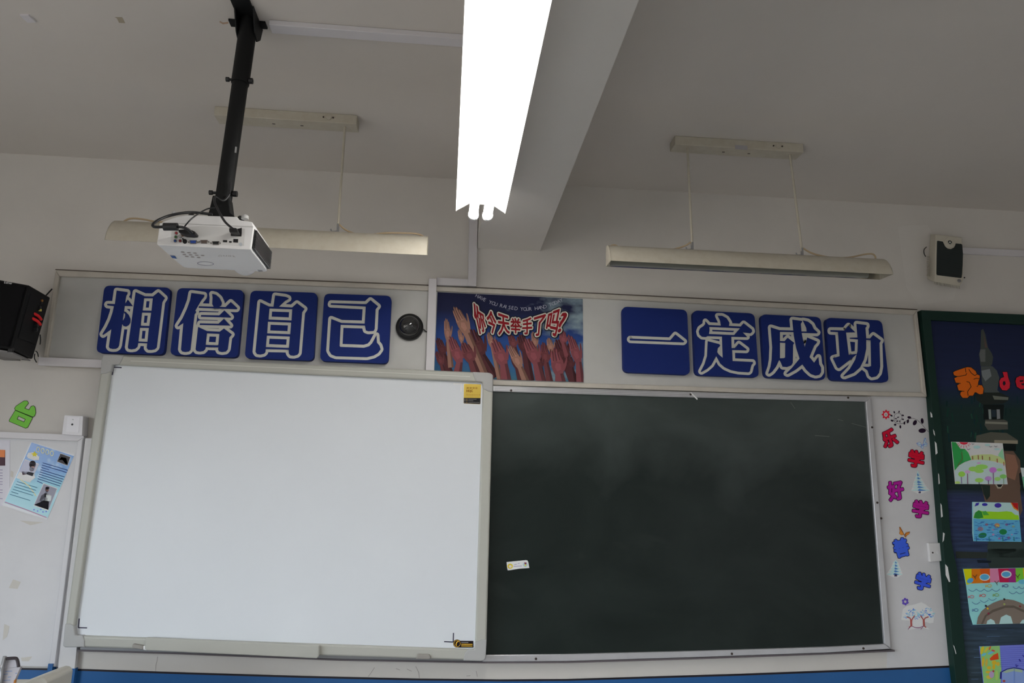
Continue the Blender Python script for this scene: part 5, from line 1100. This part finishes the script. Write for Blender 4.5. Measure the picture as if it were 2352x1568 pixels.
# ================================================================ lit double fluorescent fitting
t = thing('ceiling_lamp', 'lit twin-tube fluorescent lamp with white winged reflector hanging under the beam', 'lamp', (.10, -1.5, 2.82))
xc, zr, yA, yE = 0.101, 2.697, -.770, -2.30
W_ = [(-.096, 0.0), (-.092, .004), (-.045, .034), (.045, .034), (.092, .004), (.096, 0.0), (.094, .012), (.050, .050), (.040, .056), (-.040, .056), (-.050, .050), (-.094, .012)]
mb = MB(); mb.prism([(xc + a, yA - .003, zr + b_) for a, b_ in W_], (0, yE - yA, 0), M_WHITE); mb.build('reflector', t)
mb = MB(); mb.box((xc - .030, yE, zr + .056), (xc + .030, yA - .02, zr + .085), M_WHITE); mb.build('spine', t)
for yy in (-1.05, -2.0):
    mb = MB(); mb.tube([(xc + .04, yy, zr + .08), (xc + .04, yy, 2.824)], .006, M_WHITE, 8, smooth=False); mb.build('hanger', t, smooth=True)
for dx in (-.0275, .0275):
    mb = MB(); mb.tube([(xc + dx, yA - .004, zr - .012), (xc + dx, yE + .02, zr - .012)], .0175, M_TUBE, 16, smooth=False); mb.build('tube', t, smooth=True, label='glowing fluorescent tube')
    mb = MB(); mb.lathe([(.0205, 0), (.0205, .014), (.017, .018), (.006, .019)], (xc + dx, yA - .012, zr - .012), (0, 1, 0), M_WHITE, 18); mb.build('tube_socket', t, smooth=True)
    mb = MB(); mb.box((xc + dx - .012, yA - .030, zr - .004), (xc + dx + .012, yA - .004, zr + .036), M_WHITE); mb.build('socket_arm', t)

# two unseen copies of the lamp, added behind the viewer for light and reflections
def copy_tree(o, parent=None, d=Vector((0, 0, 0))):
    c = o.copy(); COL.objects.link(c); c.parent = parent
    if parent is None: c.location = o.location + d
    for ch in list(o.children): copy_tree(ch, c)
    return c
for d, lab in ((Vector((-1.75, -2.5, 0)), 'lit twin-tube fluorescent lamp added out of view on the window side'), (Vector((1.85, -2.5, 0)), 'lit twin-tube fluorescent lamp added out of view on the corridor side')):
    copy_tree(t, None, d)['label'] = lab

# ================================================================ projector on its ceiling mount
CP = crop(330, 440, 7.128)
ZB, YR, YF = 2.336, -1.270, -1.040
mt = thing('projector_mount', 'black telescopic pole mount holding the projector under the ceiling', 'mount', (-.712, -1.18, ZC))
pt, pb2 = Vector((-.714, -1.18, ZC - .005)), Vector((-.734, -1.18, 2.50))
mb = MB(); mb.tube([pt, pb2], .0255, M_BLACKM, 22, smooth=False); mb.build('pole', mt, smooth=True)
mid = pt.lerp(pb2, .36)
mb = MB(); mb.tube([pt.lerp(pb2, .02), mid], .0285, M_BLACKM, 22, smooth=False); mb.build('outer_sleeve', mt, smooth=True)
mb = MB(); mb.box((-.750, -1.34, ZC - .010), (-.690, -1.13, ZC - .0004), M_BLACKM); mb.build('ceiling_plate', mt)
for xe, wx in ((-.788, .038), (-.690, .024)):
    mb = MB(); mb.box((xe, -1.165, ZC - .007), (xe + wx, -1.13, ZC - .0004), M_BLACKM); mb.build('plate_ear', mt)
for xe in (-.748, -.688):
    mb = MB(); mb.prism([(xe, -1.245, ZC - .004), (xe, -1.12, ZC - .004), (xe, -1.135, ZC - .055), (xe, -1.17, ZC - .085), (xe, -1.20, ZC - .07)], (.004, 0, 0), M_BLACKM); mb.build('cheek_plate', mt)
for kz in (mid.z + .012, 2.548):
    cx = -.714 + (-.020) * (ZC - kz) / (ZC - 2.5)
    mb = MB(); mb.tube([(cx - .045, -1.182, kz), (cx + .040, -1.182, kz)], .0045, M_BLACK, 8, smooth=False); mb.lathe([(.008, 0), (.008, .010)], (cx - .046, -1.182, kz), (1, 0, 0), M_BLACK, 8); mb.lathe([(.010, 0), (.010, .012)], (cx + .028, -1.182, kz), (1, 0, 0), M_BLACK, 8); mb.build('clamp_bolt', mt)
mb = MB(); c = at(541, 343, Y=-1.21); mb.box((c.x - .0025, -1.2085, c.z - .010), (c.x + .0025, -1.2055, c.z + .010), mat('grey_tag', (.35, .35, .35), .5)); mb.build('rating_tag', mt)
mb = MB(); mb.prism([(-.760, -1.205, 2.53), (-.712, -1.205, 2.53), (-.700, -1.205, 2.475), (-.672, -1.205, 2.452), (-.770, -1.205, 2.452), (-.765, -1.205, 2.48)], (0, .05, 0), M_BLACKM); mb.build('tilt_yoke', mt, bevel=.003)
zfp = max(at(330 + x / 7.128, 440 + y / 7.128, Y=-1.266).z for x, y in ((700, 378), (1530, 410), (1560, 455))) + .001
mb = MB(); mb.box((-.825, -1.23, zfp), (-.652, -1.09, zfp + .007), M_BLACKM); mb.build('foot_plate', mt)
for xx in (-.812, -.665):
    mb = MB(); mb.lathe([(.010, 0), (.010, .008), (.005, .014)], (xx, -1.215, zfp + .007), (0, 0, 1), M_BLACK, 12); mb.build('thumb_screw', mt)

pj = thing('projector', 'white ceiling projector hung upside down with its ports facing the room', 'projector', (-.745, -1.155, ZB))
def rearP(pts, Y=YR): return [at(x, y, Y=Y) for x, y in CP(pts)]
body = rearP([(262, 512), (1800, 565), (1749, 935), (1735, 950), (230, 872), (216, 855)])
mb = MB()
front = []
for p in body: front.append(Vector((p.x, YF, p.z)))
mb.poly([body], M_PROJ)
nb = len(body)
# plan with rounded front corners: two rings
ring1 = [Vector((p.x, YF - .035, p.z)) for p in body]
cxm = sum(p.x for p in body) / nb; czm = sum(p.z for p in body) / nb
ring2 = [Vector((cxm + (p.x - cxm) * .985, YF - .012, czm + (p.z - czm) * .98)) for p in body]
ring3 = [Vector((cxm + (p.x - cxm) * .93, YF, czm + (p.z - czm) * .90)) for p in body]
for ra, rb in ((body, ring1), (ring1, ring2), (ring2, ring3)):
    for i in range(nb): mb.face([ra[i], ra[(i + 1) % nb], rb[(i + 1) % nb], rb[i]], M_PROJ)
mb.poly([ring3], M_PROJ)
mb.build('main_shell', pj, bevel=.004)
mb = MB(); mb.prism(rearP([(290, 520), (300, 492), (540, 405), (700, 378), (1530, 410), (1560, 455), (1600, 468), (1775, 492), (1795, 570)], YR + .004), (0, .21, 0), M_PROJ); mb.build('base_shell', pj, bevel=.004)
mb = MB(); mb.prism(rearP([(455, 640), (470, 600), (930, 560), (1660, 605), (1655, 740), (1640, 885), (440, 830)], YR - .0006), (0, .0005, 0), M_PROJ2); pp = mb.build('port_panel', pj, label='pale grey connector panel')
mb = MB(); mb.prism(rearP([(300, 505), (1785, 572), (1785, 580), (300, 513)], YR - .0008), (0, .0008, 0), mat('seam_grey', (.5, .49, .48), .6)); mb.build('shell_seam', pj)
def port(name, pts, m, dy=.0016, **k):
    mb = MB(); mb.prism(rearP(pts, YR - dy), (0, dy, 0), m); return mb.build(name, pp, **k)
DKP = mat('port_black', (.006, .006, .007), .5); SHELL = mat('port_steel', (.28, .26, .25), .35, metal=.7)
for x_, y_, c_ in ((533, 675, (150, 40, 50)), (523, 740, (60, 110, 60)), (513, 803, (40, 76, 140)), (598, 728, (200, 200, 196)), (595, 803, (130, 40, 50))):
    port('rca_jack', ell(x_, y_, 27, 27, 18), SHELL, .003); port('rca_ring', ell(x_, y_, 17, 17, 14), ink(*c_, .6), .004); port('rca_hole', ell(x_, y_, 8, 8, 10), DKP, .0045)
port('rca_jack', ell(645, 690, 34, 40, 16), ink(120, 76, 40, .6), .003, label='copper coloured video jack')
port('svideo_port', ell(672, 812, 36, 38, 18), DKP, .002); port('audio_jack', ell(640, 772, 14, 14, 12), DKP, .002)
for x_, y_, c_ in ((812, 822, (40, 60, 120)), (990, 818, (76, 66, 62)), (1180, 838, (34, 36, 36))):
    port('vga_port', [(x_ - 66, y_ - 28), (x_ + 56, y_ - 28), (x_ + 44, y_ + 30), (x_ - 50, y_ + 30)], SHELL, .003); port('vga_socket', [(x_ - 54, y_ - 22), (x_ + 46, y_ - 22), (x_ + 36, y_ + 20), (x_ - 42, y_ + 20)], ink(*c_, .6), .0036)
    for dx in (-80, 72): port('vga_screw', ell(x_ + dx, y_ + 2, 12, 13, 8), SHELL, .003)
port('usb_port', [(1298, 792), (1366, 794), (1365, 826), (1297, 824)], DKP, .002); port('mini_usb_port', [(1398, 808), (1440, 810), (1438, 834), (1397, 832)], DKP, .002); port('network_port', [(1468, 772), (1545, 776), (1542, 832), (1466, 828)], DKP, .002); port('infrared_window', ell(1585, 860, 28, 28, 18), mat('grey_lens', (.45, .48, .52), .3), .002)
port('power_socket', [(1428, 640), (1605, 590), (1598, 728), (1424, 720)], DKP, .003)
# side vent with ribs
xs = max(p.x for p in body)
zt = at(*CP([(1800, 590)])[0], Y=YR).z; zb = ZB + .008
mb = MB(); mb.box((xs - .004, YR + .012, zb), (xs + .0012, YF - .012, zt), DKP); vg = mb.build('side_vent', pj, label='black ribbed side vent')
NR = 12
for k in range(NR):
    z0 = zb + (zt - zb) * (k + .15) / NR; z1 = zb + (zt - zb) * (k + .62) / NR
    mb = MB(); mb.box((xs + .001, YR + .016, z0), (xs + .006, YF - .010, z1), mat('vent_rib_black', (.055, .055, .057), .35)); mb.build('vent_rib', vg)
# lens bulge at the front
lc = at(*CP([(1620, 1345)])[0], z=ZB)
mb = MB(); mb.lathe([(.040, -.050), (.040, .045), (.037, .062), (.030, .074), (.024, .078)], (lc.x, YF, ZB + .040), (0, 1, 0), M_PROJ, 26); mb.build('lens_housing', pj, smooth=True)
mb = MB(); mb.lathe([(.024, .0), (.022, .004), (.008, .006)], (lc.x, YF + .0775, ZB + .040), (0, 1, 0), mat('lens_glass', (.02, .02, .03), .05), 22); mb.build('lens', pj, smooth=True)
# prints on the underside
def under(pts, dz=.0006): return [at(x, y, z=ZB - dz + (x - 468) * 0.0) for x, y in CP(pts)]
def uprint(name, polys, m, **k):
    mb = MB()
    for p in polys: mb.poly([under(p, .0012)], m)
    return mb.build(name, pj, **k)
GYP = ink(132, 124, 122, .5)
for i, (x_, y_) in enumerate(((640, 992), (740, 1000), (840, 1008), (665, 1032), (768, 1036), (868, 1040), (965, 1045), (705, 1062), (800, 1070), (900, 1078))):
    uprint('control_button', [ell(x_, y_, 32, 9, 12, .08)], GYP)
uprint('maker_patch', [[(432, 1045), (508, 1052), (545, 1098), (468, 1088)]], ink(56, 78, 122, .5), label='small blue square sticker')
mb = MB()
R1, R2 = ell(1012, 1178, 136, 32, 30, .05), ell(1012, 1178, 124, 27, 30, .05)
for i in range(30): mb.face(under([R1[i], R1[(i + 1) % 30], R2[(i + 1) % 30], R2[i]], .0012), ink(110, 104, 120, .5))
mb.build('round_emblem', pj)
uprint('data_label', [[(1838, 1240), (1905, 1245), (1955, 1305), (1885, 1312)]], ink(120, 118, 122, .5))
mb = MB()
qB = [(1525, 1072), (1205, 1062), (1222, 1038), (1515, 1047)]
pen = [0, .25, .5, .74, 1]
for k, ch in enumerate('BenQ'):
    u0, u1 = pen[k] + .02, pen[k + 1] - .03
    v0 = .0 if ch in 'BQ' else .28
    sub = [bil(qB, u0, v0), bil(qB, u1, v0), bil(qB, u1, 1), bil(qB, u0, 1)]
    letter(mb, ch, sub, 0, GYP, 0, to3=lambda pts: under(pts, .0012))
mb.build('logo', pj, merge=False)
mb = MB(); mb.lathe([(.011, 0), (.011, .010), (.008, .013)], at(*CP([(1655, 450)])[0], Y=YR + .03), (0, 0, 1), mat('grey_foot', (.42, .42, .42), .5), 16); mb.build('adjuster_foot', pj, smooth=True)
mb = MB(); mb.lathe([(.006, 0), (.006, .006)], at(*CP([(490, 362)])[0], Y=YR + .06), (0, 0, 1), mat('grey_foot', (.42, .42, .42), .5), 14); mb.build('adjuster_foot', pj, smooth=True)

# cables
def cab(pts, r, depth): return [at(*p, Y=d) for p, d in zip(CP(pts), depth)]
t = thing('signal_cable', 'thick black video cable looping from the mount to the projector ports', 'cable', at(350, 515, Y=YR - .06))
mb = MB(); mb.tube(cab([(1130, 372), (1050, 362), (800, 340), (600, 355), (400, 400), (250, 460), (165, 520), (150, 560), (200, 578), (330, 575)], 0, [-1.235, -1.24, -1.26, -1.28, -1.29, -1.31, -1.325, -1.335, -1.335, -1.33]), .0042, M_RUBBER, 10); mb.build('lead', t, smooth=True)
mb = MB(); mb.tube(cab([(330, 575), (555, 575)], 0, [-1.33, -1.33]), .0115, M_RUBBER, 14, smooth=False); mb.build('ferrite_core', t, smooth=True)
mb = MB(); mb.tube(cab([(555, 575), (640, 585), (720, 615), (790, 680)], 0, [-1.33, -1.335, -1.33, -1.31]), .0042, M_RUBBER, 10); mb.build('lead', t, smooth=True)
mb = MB(); mb.prism(rearP([(625, 680), (720, 672), (850, 690), (900, 715), (893, 752), (830, 758), (710, 750), (630, 720)], YR - .0052), (0, -.030, 0), M_BLACK); mb.build('plug', t, bevel=.003)
t = thing('power_cable', 'black power cable drooping from the pole to the projector socket', 'cable', at(540, 520, Y=YR - .04))
mb = MB(); mb.tube(cab([(1420, -150), (1400, 40), (1300, 150), (1180, 90), (1160, 160), (1200, 260), (1260, 380), (1330, 490), (1400, 560), (1450, 600)], 0, [-1.21, -1.212, -1.225, -1.235, -1.25, -1.26, -1.28, -1.295, -1.305, -1.305]), .0036, M_RUBBER, 10); mb.build('lead', t, smooth=True)
mb = MB(); mb.prism(rearP([(1440, 655), (1500, 645), (1560, 650), (1582, 700), (1575, 718), (1500, 718), (1445, 710)], YR - .0035), (0, -.028, 0), M_BLACK); mb.build('plug', t, bevel=.004)
mb = MB(); mb.tube(cab([(1165, 265), (1050, 280), (930, 340), (800, 430), (720, 510), (675, 565)], 0, [-1.24, -1.26, -1.28, -1.295, -1.30, -1.29]), .0022, M_RUBBER, 8); o = mb.build('audio_cable', smooth=True); tag(o, 'thin black cable arching over the projector back to the ports', 'cable')

# ================================================================ lectern corner and paper stand at the bottom left
t = thing('lectern', 'cream lectern whose rounded top corner shows at the bottom left', 'lectern', (-1.45, -.95, 0))
M_LECT = mat('cream_lectern', (0.50, 0.485, 0.43), 0.5)
zt_ = at(100, 1556, Y=-.9).z
xr = at(109, 1562, Y=-.9).x
mb = MB(); mb.box((xr - .72, -1.25, 0.0), (xr - .01, -.72, zt_ - .065), mat('lectern_side', (.42, .41, .37), .5)); mb.build('cabinet', t, bevel=.01)
mb = MB(); mb.prism([(xr - .70, -.90, zt_ - .075), (xr, -.90, zt_ - .075), (xr, -.90, zt_ - .012), (xr - .010, -.90, zt_ - .001), (xr - .025, -.90, zt_ + .001), (xr - .055, -.90, zt_ - .010), (xr - .13, -.90, zt_ - .040), (xr - .70, -.90, zt_ - .040)], (0, .16, 0), M_LECT); mb.build('rounded_hood', t, bevel=.004)
CN = crop(0, 1480, 16.8)
t = thing('paper_stand', 'dark wire stand holding lined white papers at the bottom left corner', 'paper stand', (xr - .13, -.93, zt_ - .07))
Yd = -.95
zl = zt_ - .064
mb = MB(); mb.prism([at(*p, Y=Yd) for p in CN([(120, 935), (640, 870), (780, 880), (600, 1300), (520, 1480)])] + [Vector((at(30, 1568, Y=Yd).x - .01, Yd, zl)), Vector((at(0, 1568, Y=Yd).x - .02, Yd, zl)), at(*CN([(0, 1330)])[0], Y=Yd)], (0, .012, 0), mat('lined_paper', (.45, .43, .46), .6)); pb_o = mb.build('paper_stack', t)
mb = MB()
for x0, x1, y_ in ((200, 470, 1020), (130, 300, 1130), (300, 420, 1240), (130, 400, 1370), (590, 660, 1100)): mb.face([at(*p, Y=Yd - .0008) for p in CN([(x0, y_), (x1, y_ - 15), (x1, y_ + 15), (x0, y_ + 30)])], ink(84, 96, 120, .4))
mb.build('ruled_line', t)
mb = MB(); mb.tube([at(*p, Y=Yd - .006) for p in CN([(190, 450), (150, 620), (100, 850), (60, 1200)])] + [Vector((at(2, 1568, Y=Yd).x, Yd - .006, zl))], .0055, M_STEEL, 8); mb.build('wire_frame', t, smooth=True)
mb = MB(); mb.tube([at(*p, Y=Yd - .004) for p in CN([(170, 545), (400, 525), (600, 525), (660, 580), (700, 720), (720, 860)])], .0045, mat('dark_wire', (.04, .03, .035), .4), 8); mb.build('wire_frame', t, smooth=True)
mb = MB(); mb.prism([at(*p, Y=Yd + .002) for p in CN([(150, 640), (200, 560), (600, 560), (650, 860), (120, 930)])], (0, .008, 0), mat('sheet_back', (.52, .50, .54), .6)); mb.build('back_sheet', t)
mb = MB(); mb.prism([at(*p, Y=Yd - .002) for p in CN([(540, 1380), (600, 1330), (590, 1478), (520, 1478)])], (0, .006, 0), ink(112, 70, 30, .4)); mb.build('orange_tab', t)
